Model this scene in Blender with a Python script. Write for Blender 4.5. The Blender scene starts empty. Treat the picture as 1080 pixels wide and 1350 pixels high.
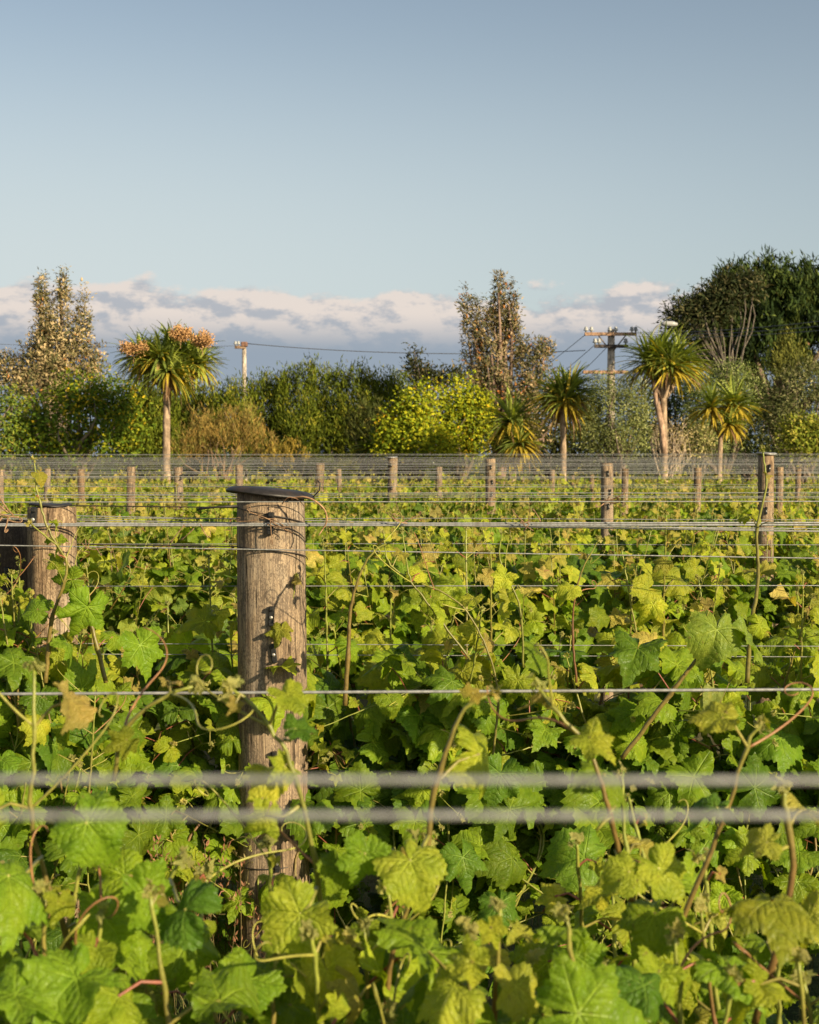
import bpy, math, random
import numpy as np
from mathutils import Vector, Matrix

R = math.radians
scene = bpy.context.scene

# ------------------------------------------------------------------ camera
EYE = 1.75
FPX = 2000.0
PITCH = math.atan(75 / FPX)
cam_d = bpy.data.cameras.new("camera")
cam = bpy.data.objects.new("camera", cam_d)
scene.collection.objects.link(cam)
scene.camera = cam
cam.location = (0, 0, EYE)
cam.rotation_euler = (math.pi / 2 - PITCH, 0, 0)
cam_d.sensor_fit = 'AUTO'
cam_d.sensor_width = 36
cam_d.lens = FPX / 1350 * 36
cam_d.clip_start = 0.05
cam_d.clip_end = 8000
cam_d.dof.use_dof = True
cam_d.dof.focus_distance = 3.55
cam_d.dof.aperture_fstop = 15.5

# ------------------------------------------------------------------ sun and sky
SUN_AZ = 46      # degrees to the right of straight behind the camera
SUN_EL = 19
sx, sy, sz = math.sin(R(SUN_AZ)) * math.cos(R(SUN_EL)), -math.cos(R(SUN_AZ)) * math.cos(R(SUN_EL)), math.sin(R(SUN_EL))
sun_d = bpy.data.lights.new("sun", 'SUN')
sun = bpy.data.objects.new("sun", sun_d)
scene.collection.objects.link(sun)
sun_d.energy = 5.0
sun_d.angle = R(0.6)
sun_d.color = (1.0, 0.85, 0.57)
sun.rotation_euler = Vector((sx, sy, sz)).to_track_quat('Z', 'Y').to_euler()

world = bpy.data.worlds.new("World")
scene.world = world
world.use_nodes = True
W = world.node_tree
W.nodes.clear()


def wn(t, **kw):
    n = W.nodes.new(t)
    for k, v in kw.items():
        setattr(n, k, v)
    return n


def link(nt, a, b):
    nt.links.new(a, b)


def wmath(op, a, b=None, c=None, clamp=False):
    n = W.nodes.new('ShaderNodeMath')
    n.operation = op
    n.use_clamp = clamp
    for i, v in enumerate((a, b, c)):
        if v is None:
            continue
        if isinstance(v, (int, float)):
            n.inputs[i].default_value = v
        else:
            W.links.new(v, n.inputs[i])
    return n.outputs[0]


def wsmooth(v, lo, hi, a=0.0, b=1.0):
    n = W.nodes.new('ShaderNodeMapRange')
    n.interpolation_type = 'SMOOTHSTEP'
    W.links.new(v, n.inputs[0])
    n.inputs[1].default_value = lo
    n.inputs[2].default_value = hi
    n.inputs[3].default_value = a
    n.inputs[4].default_value = b
    return n.outputs[0]


def wmix(f, a, b):
    n = W.nodes.new('ShaderNodeMix')
    n.data_type = 'RGBA'
    for s, v in ((0, f), (6, a), (7, b)):
        if isinstance(v, (int, float)):
            n.inputs[s].default_value = v
        elif isinstance(v, tuple):
            n.inputs[s].default_value = (*v, 1)
        else:
            W.links.new(v, n.inputs[s])
    return n.outputs[2]


sky = wn('ShaderNodeTexSky', sky_type='NISHITA')
sky.sun_disc = False
sky.sun_elevation = R(SUN_EL)
sky.sun_rotation = math.atan2(sx, sy)
sky.altitude = 0
sky.air_density = 1.0
sky.dust_density = 1.6
sky.ozone_density = 1.3
tc = wn('ShaderNodeTexCoord')
sep = wn('ShaderNodeSeparateXYZ')
link(W, tc.outputs['Generated'], sep.inputs[0])
# direction in units of (roughly) thousand photo pixels at this focal length
el = wmath('MULTIPLY', wmath('ARCSINE', sep.outputs[2]), 2.0)
az = wmath('MULTIPLY', wmath('ARCTAN2', sep.outputs[0], sep.outputs[1]), 2.0)


def cloud_noise(du, dv, su, sv, detail, seed, rough=0.55):
    c = wn('ShaderNodeCombineXYZ')
    link(W, wmath('MULTIPLY', wmath('ADD', az, du), su), c.inputs[0])
    link(W, wmath('MULTIPLY', wmath('ADD', el, dv), sv), c.inputs[1])
    c.inputs[2].default_value = seed
    n = wn('ShaderNodeTexNoise')
    n.inputs['Scale'].default_value = 1
    n.inputs['Detail'].default_value = detail
    n.inputs['Roughness'].default_value = rough
    link(W, c.outputs[0], n.inputs['Vector'])
    return n.outputs[0]


n1 = cloud_noise(0, 0, 8.5, 17, 8, 21.3, 0.6)
n2 = cloud_noise(0.008, 0.012, 8.5, 17, 8, 21.3, 0.6)
big = cloud_noise(0, 0, 2.2, 5, 2, 9.1)
# cover: full below ~0.15, fading out above ~0.24
prof = wmath('SUBTRACT', wsmooth(el, 0.155, 0.27, 0.30, -0.36), wsmooth(el, 0.255, 0.30, 0.0, 0.4))
dens = wmath('ADD', wmath('ADD', n1, prof), wmath('MULTIPLY', wmath('SUBTRACT', big, 0.5), 0.55))
cover = wmath('MULTIPLY', wsmooth(dens, 0.43, 0.55), wsmooth(el, 0.30, 0.12, 0.84, 1.0))
lit = wsmooth(wmath('SUBTRACT', n1, n2), -0.085, 0.05)
low = wsmooth(el, 0.13, 0.19)
bank = wmix(wsmooth(el, 0.0, 0.14), (0.36, 0.43, 0.50), (0.33, 0.395, 0.475))
cl_col = wmix(lit, (0.47, 0.49, 0.535), (0.84, 0.74, 0.67))
cl_col = wmix(low, bank, cl_col)
skyg = wn('ShaderNodeHueSaturation')
skyg.inputs['Saturation'].default_value = 0.64
skyg.inputs['Value'].default_value = 1.0
link(W, sky.outputs[0], skyg.inputs['Color'])
bg_sky = wn('ShaderNodeBackground')
tint = wn('ShaderNodeMix', data_type='RGBA', blend_type='MULTIPLY')
tint.inputs[0].default_value = 1.0
link(W, skyg.outputs[0], tint.inputs[6])
tint.inputs[7].default_value = (0.94, 1.0, 1.01, 1)
link(W, tint.outputs[2], bg_sky.inputs[0])
bg_sky.inputs[1].default_value = 0.0745
bg_cl = wn('ShaderNodeBackground')
link(W, cl_col, bg_cl.inputs[0])
bg_cl.inputs[1].default_value = 0.60
# thin bright veil low on the left of the view
veil = wmath('MULTIPLY', wsmooth(el, 0.62, 0.18), wsmooth(az, 1.0, -0.6, 0.25, 0.9))
bg_veil = wn('ShaderNodeBackground')
bg_veil.inputs[0].default_value = (0.60, 0.665, 0.67, 1)
bg_veil.inputs[1].default_value = 0.67
mv = wn('ShaderNodeMixShader')
link(W, veil, mv.inputs[0])
link(W, bg_sky.outputs[0], mv.inputs[1])
link(W, bg_veil.outputs[0], mv.inputs[2])
mx = wn('ShaderNodeMixShader')
above = wsmooth(sep.outputs[2], -0.02, 0.0)
link(W, wmath('MULTIPLY', cover, above), mx.inputs[0])
link(W, mv.outputs[0], mx.inputs[1])
link(W, bg_cl.outputs[0], mx.inputs[2])
wo = wn('ShaderNodeOutputWorld')
link(W, mx.outputs[0], wo.inputs[0])

scene.view_settings.view_transform = 'Standard'
scene.view_settings.look = 'None'
scene.view_settings.exposure = 0.68
scene.view_settings.gamma = 1.0
scene.render.engine = 'CYCLES'
scene.cycles.max_bounces = 8
scene.cycles.diffuse_bounces = 5
scene.cycles.transmission_bounces = 4
scene.cycles.use_denoising = True


# ------------------------------------------------------------------ helpers
def P(px, py, d):
    """World point seen at photo pixel (px,py) at depth d (metres along +Y)."""
    x, y = (px - 540) / FPX, -(py - 675) / FPX
    cp, sp = math.cos(PITCH), math.sin(PITCH)
    v = np.array([x, cp + y * sp, -sp + y * cp])
    v = v * (d / v[1])
    return np.array([v[0], v[1], v[2] + EYE])


def new_obj(name, me):
    o = bpy.data.objects.new(name, me)
    scene.collection.objects.link(o)
    return o


def props(o, label=None, cat=None, group=None, kind=None):
    if label: o['label'] = label
    if cat: o['category'] = cat
    if group: o['group'] = group
    if kind: o['kind'] = kind
    return o


def thing(name, label, cat, loc=(0, 0, 0), rz=0, group=None):
    o = new_obj(name, None)
    o.empty_display_size = 0.1
    o.location = tuple(float(v) for v in loc)
    o.rotation_euler = (0, 0, rz)
    return props(o, label, cat, group)


class Geo:
    """Collects polygons, then links them as ONE mesh object."""

    def __init__(s):
        s.V, s.L, s.N, s.C, s.U, s.M, s.n = [], [], [], [], [], [], 0

    def add(s, V, L, N, col=(0.5, 0.5, 0.5), uv=None, mat=0):
        V = np.asarray(V, float).reshape(-1, 3)
        L = np.asarray(L, np.int64)
        N = np.asarray(N, np.int64)
        col = np.asarray(col, float)
        if col.ndim == 1:
            col = np.tile(col[:3], (len(V), 1))
        s.V.append(V); s.L.append(L + s.n); s.N.append(N); s.C.append(col[:, :3])
        s.U.append(np.zeros((len(L), 2)) if uv is None else uv)
        s.M.append(np.full(len(N), mat))
        s.n += len(V)
        return s

    def inst(s, T, Rm, t, sc, col, mat=0):
        """Place template T many times: Rm (m,3,3) columns=axes, t (m,3), sc (m,), col (m,3)."""
        V0, L0, N0, U0, C0 = T
        m, nv = len(t), len(V0)
        if m == 0: return s
        V = np.einsum('mij,nj->mni', Rm, V0) * np.asarray(sc).reshape(m, -1)[:, None, :] + t[:, None, :]
        L = (L0[None, :] + (np.arange(m) * nv)[:, None]).reshape(-1)
        C = np.clip(col[:, None, :] * (C0[None, :, :] if C0 is not None else 1.0), 0, 1)
        C = np.broadcast_to(C, (m, nv, 3)).reshape(-1, 3)
        return s.add(V.reshape(-1, 3), L, np.tile(N0, m), C, np.tile(U0, (m, 1)), mat)

    def tube(s, pts, rad, k=6, col=(0.5, 0.5, 0.5), cap=True, mat=0):
        pts = np.asarray(pts, float)
        n = len(pts)
        rad = np.broadcast_to(np.asarray(rad, float), (n,))
        tan = np.gradient(pts, axis=0)
        tan /= np.linalg.norm(tan, axis=1)[:, None] + 1e-12
        ref = np.array([0, 0, 1.0]) if abs(tan[0][2]) < 0.8 else np.array([1.0, 0, 0])
        A = np.zeros((n, 3))
        a = ref - tan[0] * ref.dot(tan[0])
        for i in range(n):
            a = a - tan[i] * a.dot(tan[i])
            a /= np.linalg.norm(a) + 1e-12
            A[i] = a
        B = np.cross(tan, A)
        th = np.arange(k) * 2 * math.pi / k
        V = pts[:, None, :] + rad[:, None, None] * (np.cos(th)[None, :, None] * A[:, None, :] + np.sin(th)[None, :, None] * B[:, None, :])
        V = V.reshape(-1, 3)
        i, j = np.meshgrid(np.arange(n - 1), np.arange(k), indexing='ij')
        j2 = (j + 1) % k
        L = np.stack([i * k + j, i * k + j2, (i + 1) * k + j2, (i + 1) * k + j], -1).reshape(-1)
        N = [4] * ((n - 1) * k)
        col = np.asarray(col, float)
        if col.ndim == 2:
            col = np.repeat(col, k, axis=0)
        L, N = list(L), list(N)
        if cap:
            L += list(range(k))[::-1]; N.append(k)
            L += list(range((n - 1) * k, n * k)); N.append(k)
        return s.add(V, L, N, col, mat=mat)

    def lathe(s, prof, k=32, base=(0, 0, 0), col=(0.5, 0.5, 0.5), axis=None, mat=0):
        """prof: list of (radius, height)."""
        th = np.arange(k) * 2 * math.pi / k
        V = []
        for r, z in prof:
            V.append(np.stack([r * np.cos(th), r * np.sin(th), np.full(k, z)], -1))
        V = np.concatenate(V)
        if axis is not None:
            q = Vector((0, 0, 1)).rotation_difference(Vector(axis))
            V = V @ np.array(q.to_matrix()).T
        V = V + np.asarray(base)
        n = len(prof)
        L, N = [], []
        for i in range(n - 1):
            for j in range(k):
                j2 = (j + 1) % k
                L += [i * k + j, i * k + j2, (i + 1) * k + j2, (i + 1) * k + j]; N.append(4)
        L += list(range(k))[::-1]; N.append(k)
        L += list(range((n - 1) * k, n * k)); N.append(k)
        return s.add(V, L, N, col, mat=mat)

    def box(s, c, size, rot=None, col=(0.5, 0.5, 0.5), bev=0.0, mat=0):
        hx, hy, hz = [v / 2 for v in size]
        b = min(bev, hx, hy, hz)
        V, L, N = [], [], []
        # bevelled box: octagon-ish profile in xy, stacked in z
        rings = [(-hz, b), (-hz + b, 0), (hz - b, 0), (hz, b)] if b > 0 else [(-hz, 0), (hz, 0)]
        for z, i in rings:
            x, y = hx - i, hy - i
            bb = b if b > 0 else 0
            if bb:
                V += [(-x + bb, -y, z), (x - bb, -y, z), (x, -y + bb, z), (x, y - bb, z), (x - bb, y, z), (-x + bb, y, z), (-x, y - bb, z), (-x, -y + bb, z)]
            else:
                V += [(-x, -y, z), (x, -y, z), (x, y, z), (-x, y, z)]
        k = 8 if b > 0 else 4
        for i in range(len(rings) - 1):
            for j in range(k):
                L += [i * k + j, i * k + (j + 1) % k, (i + 1) * k + (j + 1) % k, (i + 1) * k + j]; N.append(4)
        L += list(range(k))[::-1]; N.append(k)
        L += list(range((len(rings) - 1) * k, len(rings) * k)); N.append(k)
        V = np.array(V)
        if rot is not None:
            V = V @ np.array(rot).T
        return s.add(V + np.asarray(c), L, N, col, mat=mat)

    def mesh(s, name, mats, origin=(0, 0, 0), smooth=True):
        V = np.concatenate(s.V) - np.asarray(origin, float)
        L = np.concatenate(s.L); N = np.concatenate(s.N); C = np.concatenate(s.C); U = np.concatenate(s.U); M = np.concatenate(s.M)
        me = bpy.data.meshes.new(name)
        me.vertices.add(len(V)); me.vertices.foreach_set('co', V.astype(np.float32).ravel())
        me.loops.add(len(L)); me.loops.foreach_set('vertex_index', L.astype(np.int32))
        me.polygons.add(len(N))
        st = np.concatenate([[0], np.cumsum(N)[:-1]])
        me.polygons.foreach_set('loop_start', st.astype(np.int32))
        me.polygons.foreach_set('use_smooth', np.full(len(N), bool(smooth)))
        for m in (mats if isinstance(mats, (list, tuple)) else [mats]):
            me.materials.append(m)
        me.polygons.foreach_set('material_index', M.astype(np.int32))
        me.update(calc_edges=True)
        uv = me.uv_layers.new(name='vein'); uv.data.foreach_set('uv', U.astype(np.float32).ravel())
        ca = me.color_attributes.new('Col', 'FLOAT_COLOR', 'POINT')
        ca.data.foreach_set('color', np.concatenate([C, np.ones((len(C), 1))], 1).astype(np.float32).ravel())
        return me

    def build(s, name, mats, parent=None, origin=(0, 0, 0), smooth=True):
        o = new_obj(name, s.mesh(name, mats, origin, smooth))
        if parent is not None:
            o.parent = parent
        else:
            o.location = tuple(float(v) for v in origin)
        return o


def norm(v):
    v = np.asarray(v, float)
    return v / (np.linalg.norm(v, axis=-1, keepdims=True) + 1e-12)


def frames(nrm, tip):
    """Rotation matrices with columns X, Y=tip (made perpendicular), Z=normal."""
    z = norm(nrm)
    y = tip - z * np.sum(tip * z, -1, keepdims=True)
    y = norm(y)
    x = np.cross(y, z)
    return np.stack([x, y, z], -1)


# ------------------------------------------------------------------ materials
def mat_new(name):
    m = bpy.data.materials.new(name)
    m.use_nodes = True
    nt = m.node_tree
    nt.nodes.clear()
    return m, nt


class NT:
    def __init__(s, nt): s.nt = nt

    def n(s, t, ins=None, **kw):
        nd = s.nt.nodes.new(t)
        for k, v in kw.items(): setattr(nd, k, v)
        for k, v in (ins or {}).items():
            s.put(nd.inputs[k], v)
        return nd

    def put(s, sock, v):
        if isinstance(v, bpy.types.NodeSocket):
            s.nt.links.new(v, sock)
        elif isinstance(v, tuple) and len(v) == 3 and sock.type == 'RGBA':
            sock.default_value = (*v, 1)
        else:
            sock.default_value = v

    def m(s, op, a, b=0.0, clamp=False):
        nd = s.n('ShaderNodeMath', operation=op, use_clamp=clamp)
        s.put(nd.inputs[0], a); s.put(nd.inputs[1], b)
        return nd.outputs[0]

    def mix(s, f, a, b, blend='MIX'):
        nd = s.n('ShaderNodeMix', data_type='RGBA', blend_type=blend)
        s.put(nd.inputs[0], f); s.put(nd.inputs[6], a); s.put(nd.inputs[7], b)
        return nd.outputs[2]

    def ss(s, v, lo, hi, a=0.0, b=1.0):
        nd = s.n('ShaderNodeMapRange', interpolation_type='SMOOTHSTEP')
        s.put(nd.inputs[0], v)
        for i, x in enumerate((lo, hi, a, b)): s.put(nd.inputs[i + 1], x)
        return nd.outputs[0]

    def noise(s, vec, scale, detail=3, rough=0.5, dist=0.0):
        nd = s.n('ShaderNodeTexNoise')
        s.put(nd.inputs['Vector'], vec); nd.inputs['Scale'].default_value = scale
        nd.inputs['Detail'].default_value = detail; nd.inputs['Roughness'].default_value = rough
        nd.inputs['Distortion'].default_value = dist
        return nd.outputs[0]

    def scale(s, vec, xyz):
        nd = s.n('ShaderNodeMapping')
        s.put(nd.inputs[0], vec); nd.inputs['Scale'].default_value = xyz
        return nd.outputs[0]

    def bump(s, h, strength, dist):
        nd = s.n('ShaderNodeBump')
        s.put(nd.inputs['Height'], h); nd.inputs['Strength'].default_value = strength; nd.inputs['Distance'].default_value = dist
        return nd.outputs[0]

    def out(s, sh):
        o = s.n('ShaderNodeOutputMaterial'); s.nt.links.new(sh, o.inputs[0])


def bsdf(t, base, rough=0.6, spec=0.3, metal=0.0, normal=None):
    b = t.n('ShaderNodeBsdfPrincipled', {'Base Color': base, 'Roughness': rough, 'Metallic': metal, 'Specular IOR Level': spec})
    if normal is not None: t.put(b.inputs['Normal'], normal)
    return b.outputs[0]


def leaf_material(name, veins=True, trans=0.32, rough=0.42, spec=0.35, trans_tint=(1.2, 1.25, 0.35)):
    m, nt = mat_new(name)
    t = NT(nt)
    col = t.n('ShaderNodeVertexColor', layer_name='Col').outputs[0]
    obj = t.n('ShaderNodeTexCoord').outputs['Object']
    geo = t.n('ShaderNodeNewGeometry')
    mott = t.noise(obj, 45, 3, 0.6)
    base = t.mix(t.ss(mott, 0.3, 0.72), t.mix(1.0, col, (0.80, 0.86, 0.75), 'MULTIPLY'), t.mix(1.0, col, (1.2, 1.12, 1.1), 'MULTIPLY'))
    if veins:
        spot = t.noise(obj, 130, 3, 0.6, 0.4)
        base = t.mix(t.m('MULTIPLY', t.ss(spot, 0.66, 0.72), 0.7), base, (0.20, 0.13, 0.04))
        base = t.mix(t.m('MULTIPLY', t.ss(t.noise(obj, 16, 2, 0.5), 0.58, 0.72), 0.35), base, t.mix(1.0, base, (1.5, 1.15, 0.9), 'MULTIPLY'))
    normal = None
    if veins:
        uv = t.n('ShaderNodeUVMap', uv_map='vein').outputs[0]
        sp = t.n('ShaderNodeSeparateXYZ', {0: uv})
        s_, t_ = sp.outputs[0], sp.outputs[1]
        w = t.m('MULTIPLY_ADD', s_, -0.018); w.node.inputs[2].default_value = 0.032
        main = t.m('SUBTRACT', 1.0, t.ss(t.m('DIVIDE', t_, w), 0.35, 1.1))
        nz0 = t.m('MULTIPLY', t.m('SUBTRACT', t.noise(uv, 4, 2), 0.5), 0.22)
        ph = t.m('FRACT', t.m('MULTIPLY', t.m('ADD', nz0, t.m('SUBTRACT', s_, t.m('MULTIPLY', t_, 0.75))), 5.6))
        d = t.m('ABSOLUTE', t.m('SUBTRACT', ph, 0.5))
        sec = t.m('MULTIPLY', t.m('SUBTRACT', 1.0, t.ss(d, 0.015, 0.07)), 0.55)
        vor = t.n('ShaderNodeTexVoronoi', {'Vector': uv, 'Scale': 17.0}, feature='DISTANCE_TO_EDGE').outputs[0]
        ter = t.m('MULTIPLY', t.m('SUBTRACT', 1.0, t.ss(vor, 0.0, 0.12)), 0.22)
        vm = t.m('MAXIMUM', main, t.m('MAXIMUM', sec, ter))
        base = t.mix(t.m('MULTIPLY', vm, 0.62), base, t.mix(0.25, t.mix(1.0, base, (1.6, 1.55, 1.5), 'MULTIPLY'), (0.40, 0.46, 0.10)))
        pucker = t.m('MULTIPLY', t.ss(d, 0.0, 0.4), 0.30)
        h = t.m('ADD', t.m('SUBTRACT', pucker, t.m('MULTIPLY', vm, 0.9)), t.m('MULTIPLY', t.noise(uv, 6, 2), 1.3))
        normal = t.bump(h, 0.8, 0.0030)
    under = t.mix(0.18, t.mix(1.0, base, (1.05, 1.05, 1.1), 'MULTIPLY'), (0.30, 0.36, 0.16))
    base2 = t.mix(geo.outputs['Backfacing'], base, under) if veins else base
    pb = bsdf(t, base2, rough, spec, normal=normal)
    tr = t.n('ShaderNodeBsdfTranslucent', {'Color': t.mix(1.0, base, trans_tint, 'MULTIPLY')})
    if normal is not None: t.put(tr.inputs['Normal'], normal)
    mx_ = t.n('ShaderNodeMixShader')
    mx_.inputs[0].default_value = trans
    nt.links.new(pb, mx_.inputs[1]); nt.links.new(tr.outputs[0], mx_.inputs[2])
    t.out(mx_.outputs[0])
    return m


def col_material(name, rough=0.6, spec=0.3, nscale=30, namp=0.25, bump=0.3, bdist=0.003, stretch=(1, 1, 1)):
    m, nt = mat_new(name)
    t = NT(nt)
    col = t.n('ShaderNodeVertexColor', layer_name='Col').outputs[0]
    vec = t.scale(t.n('ShaderNodeTexCoord').outputs['Object'], stretch)
    nz = t.noise(vec, nscale, 5, 0.65)
    lo, hi = 1 - namp * 1.6, 1 + namp * 1.2
    base = t.mix(t.ss(nz, 0.3, 0.7), t.mix(1.0, col, (lo, lo, lo), 'MULTIPLY'), t.mix(1.0, col, (hi, hi, hi), 'MULTIPLY'))
    t.out(bsdf(t, base, rough, spec, normal=t.bump(nz, bump, bdist)))
    return m


def metal_material(name, col, rough, metal, rust=0.0):
    m, nt = mat_new(name)
    t = NT(nt)
    vec = t.n('ShaderNodeTexCoord').outputs['Object']
    nz = t.noise(vec, 9, 4, 0.6)
    nz2 = t.noise(vec, 160, 2, 0.5)
    base = t.mix(t.ss(nz2, 0.3, 0.7), tuple(c * 0.75 for c in col), tuple(min(1, c * 1.15) for c in col))
    base = t.mix(t.m('MULTIPLY', t.ss(nz, 0.52, 0.75), rust), base, (0.16, 0.09, 0.05))
    t.out(bsdf(t, base, rough, 0.4, metal, normal=t.bump(nz2, 0.25, 0.0006)))
    return m


def post_material(name, dark=False):
    m, nt = mat_new(name)
    t = NT(nt)
    co = t.n('ShaderNodeTexCoord').outputs['Object']
    rnd = t.n('ShaderNodeObjectInfo').outputs['Random']
    off = t.n('ShaderNodeCombineXYZ', {0: t.m('MULTIPLY', rnd, 37.0), 1: t.m('MULTIPLY', rnd, 11.0), 2: 0.0}).outputs[0]
    co2 = t.n('ShaderNodeVectorMath', {0: co, 1: off}, operation='ADD').outputs[0]
    grain = t.noise(t.scale(co2, (1, 1, 0.045)), 190, 5, 0.7, 0.2)
    fine = t.noise(t.scale(co2, (1, 1, 0.10)), 520, 3, 0.6)
    patch = t.noise(t.scale(co2, (1, 1, 0.35)), 9, 5, 0.65)
    speck = t.m('ADD', t.m('MULTIPLY', t.noise(t.scale(co2, (1, 1, 0.6)), 260, 4, 0.8), 0.6), t.m('MULTIPLY', t.noise(t.scale(co2, (1, 1, 0.5)), 32, 4, 0.7), 0.4))
    col = t.mix(t.ss(grain, 0.32, 0.68), (0.12, 0.07, 0.038), (0.50, 0.35, 0.205))
    col = t.mix(t.ss(patch, 0.48, 0.70), col, t.mix(0.6, col, (0.34, 0.28, 0.21)))
    col = t.mix(t.m('MULTIPLY', t.ss(patch, 0.5, 0.28), 0.65), col, (0.14, 0.075, 0.038))
    col = t.mix(t.m('MULTIPLY', t.ss(speck, 0.485, 0.535), 0.72), col, (0.085, 0.055, 0.034))
    col = t.mix(t.m('MULTIPLY', t.ss(rnd, 0.3, 1.0), 0.35), col, t.mix(0.6, (0.30, 0.27, 0.235), col))
    crack = t.noise(t.scale(co2, (1, 1, 0.02)), 85, 2, 0.5)
    cm = t.m('SUBTRACT', 1.0, t.ss(t.m('ABSOLUTE', t.m('SUBTRACT', crack, 0.5)), 0.004, 0.02))
    cm = t.m('MULTIPLY', cm, t.ss(t.noise(t.scale(co2, (1, 1, 0.3)), 14, 2), 0.48, 0.56))
    col = t.mix(t.m('MULTIPLY', cm, 0.85), col, (0.025, 0.017, 0.012))
    if dark: col = t.mix(0.75, col, (0.035, 0.026, 0.020))  # darkens the whole timber colour to stand in for shade
    h = t.m('SUBTRACT', t.m('ADD', t.m('MULTIPLY', grain, 0.8), t.m('ADD', t.m('MULTIPLY', fine, 0.35), t.m('MULTIPLY', speck, -0.3))), t.m('MULTIPLY', cm, 1.4))
    t.out(bsdf(t, col, 0.85, 0.15, normal=t.bump(h, 0.85, 0.004)))
    return m


def ground_material():
    m, nt = mat_new('grass_and_soil')
    t = NT(nt)
    co = t.n('ShaderNodeTexCoord').outputs['Object']
    a = t.noise(co, 0.6, 4, 0.6); b = t.noise(co, 14, 4, 0.7); c = t.noise(co, 90, 2)
    col = t.mix(t.ss(b, 0.35, 0.65), (0.030, 0.045, 0.014), (0.085, 0.105, 0.032))
    col = t.mix(t.m('MULTIPLY', t.ss(a, 0.45, 0.6), 0.7), col, (0.14, 0.11, 0.055))
    col = t.mix(t.m('MULTIPLY', t.ss(c, 0.5, 0.62), 0.4), col, (0.05, 0.04, 0.025))
    t.out(bsdf(t, col, 0.95, 0.1, normal=t.bump(b, 0.8, 0.03)))
    return m


M_LEAF = leaf_material('vine_leaf', trans=0.44, rough=0.44, spec=0.28)
M_TREE = leaf_material('tree_leaf', veins=False, trans=0.22, rough=0.65, spec=0.08, trans_tint=(1.15, 1.1, 0.6))
M_SWORD = leaf_material('sword_leaf', veins=False, trans=0.3, rough=0.5, spec=0.2)
M_STEM = col_material('green_stem', 0.42, 0.4, 120, 0.18, 0.15, 0.0008)
M_BARK = col_material('vine_bark', 0.9, 0.1, 60, 0.45, 0.9, 0.006, (1, 1, 0.25))
M_TRUNK = col_material('tree_bark', 0.9, 0.1, 9, 0.35, 0.8, 0.03, (1, 1, 0.5))
M_POST = post_material('weathered_timber')
M_POST_DARK = post_material('shade_toned_timber', True)  # copy of the post timber with shade mixed into its colour
M_WIRE = metal_material('galvanised_wire', (0.34, 0.33, 0.31), 0.5, 0.35, 0.35)
M_CAP = metal_material('black_rubber', (0.026, 0.022, 0.020), 0.5, 0.0, 0.3)
M_CLIP = metal_material('black_plastic', (0.020, 0.019, 0.018), 0.40, 0.0)
M_NAIL = metal_material('zinc_nail', (0.55, 0.50, 0.43), 0.4, 0.7, 0.2)
M_DRY = col_material('dry_tendril', 0.8, 0.1, 160, 0.3, 0.4, 0.001)
M_GRASS = leaf_material('grass_blade', veins=False, trans=0.25, rough=0.6, spec=0.2)
M_CERAMIC = metal_material('white_ceramic', (0.40, 0.39, 0.37), 0.25, 0.0)
M_LINE = metal_material('power_cable', (0.09, 0.09, 0.095), 0.6, 0.3)
M_BUD = col_material('pale_bud', 0.7, 0.15, 200, 0.15, 0.2, 0.001)
M_GROUND = ground_material()

# ------------------------------------------------------------------ ground
gx = np.concatenate([-np.geomspace(1500, 14, 26), np.linspace(-13, 13, 79), np.geomspace(14, 1500, 26)])
gy = np.concatenate([-np.geomspace(1500, 6, 14), np.linspace(-5, 26, 94), np.geomspace(28, 3000, 30)])
X, Y = np.meshgrid(gx, gy, indexing='xy')
rs = np.random.RandomState(1)
Z = 0.018 * np.sin(X * 1.7 + 0.6 * np.sin(Y * 0.9)) + 0.022 * np.cos(Y * 2.6 + 0.4 * X) + rs.rand(*X.shape) * 0.015
g = Geo()
nx_, ny_ = len(gx), len(gy)
i, j = np.meshgrid(np.arange(ny_ - 1), np.arange(nx_ - 1), indexing='ij')
Lg = np.stack([i * nx_ + j, i * nx_ + j + 1, (i + 1) * nx_ + j + 1, (i + 1) * nx_ + j], -1).reshape(-1)
g.add(np.stack([X, Y, Z], -1).reshape(-1, 3), Lg, [4] * ((nx_ - 1) * (ny_ - 1)))
props(g.build('ground', M_GROUND), kind='structure')


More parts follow.
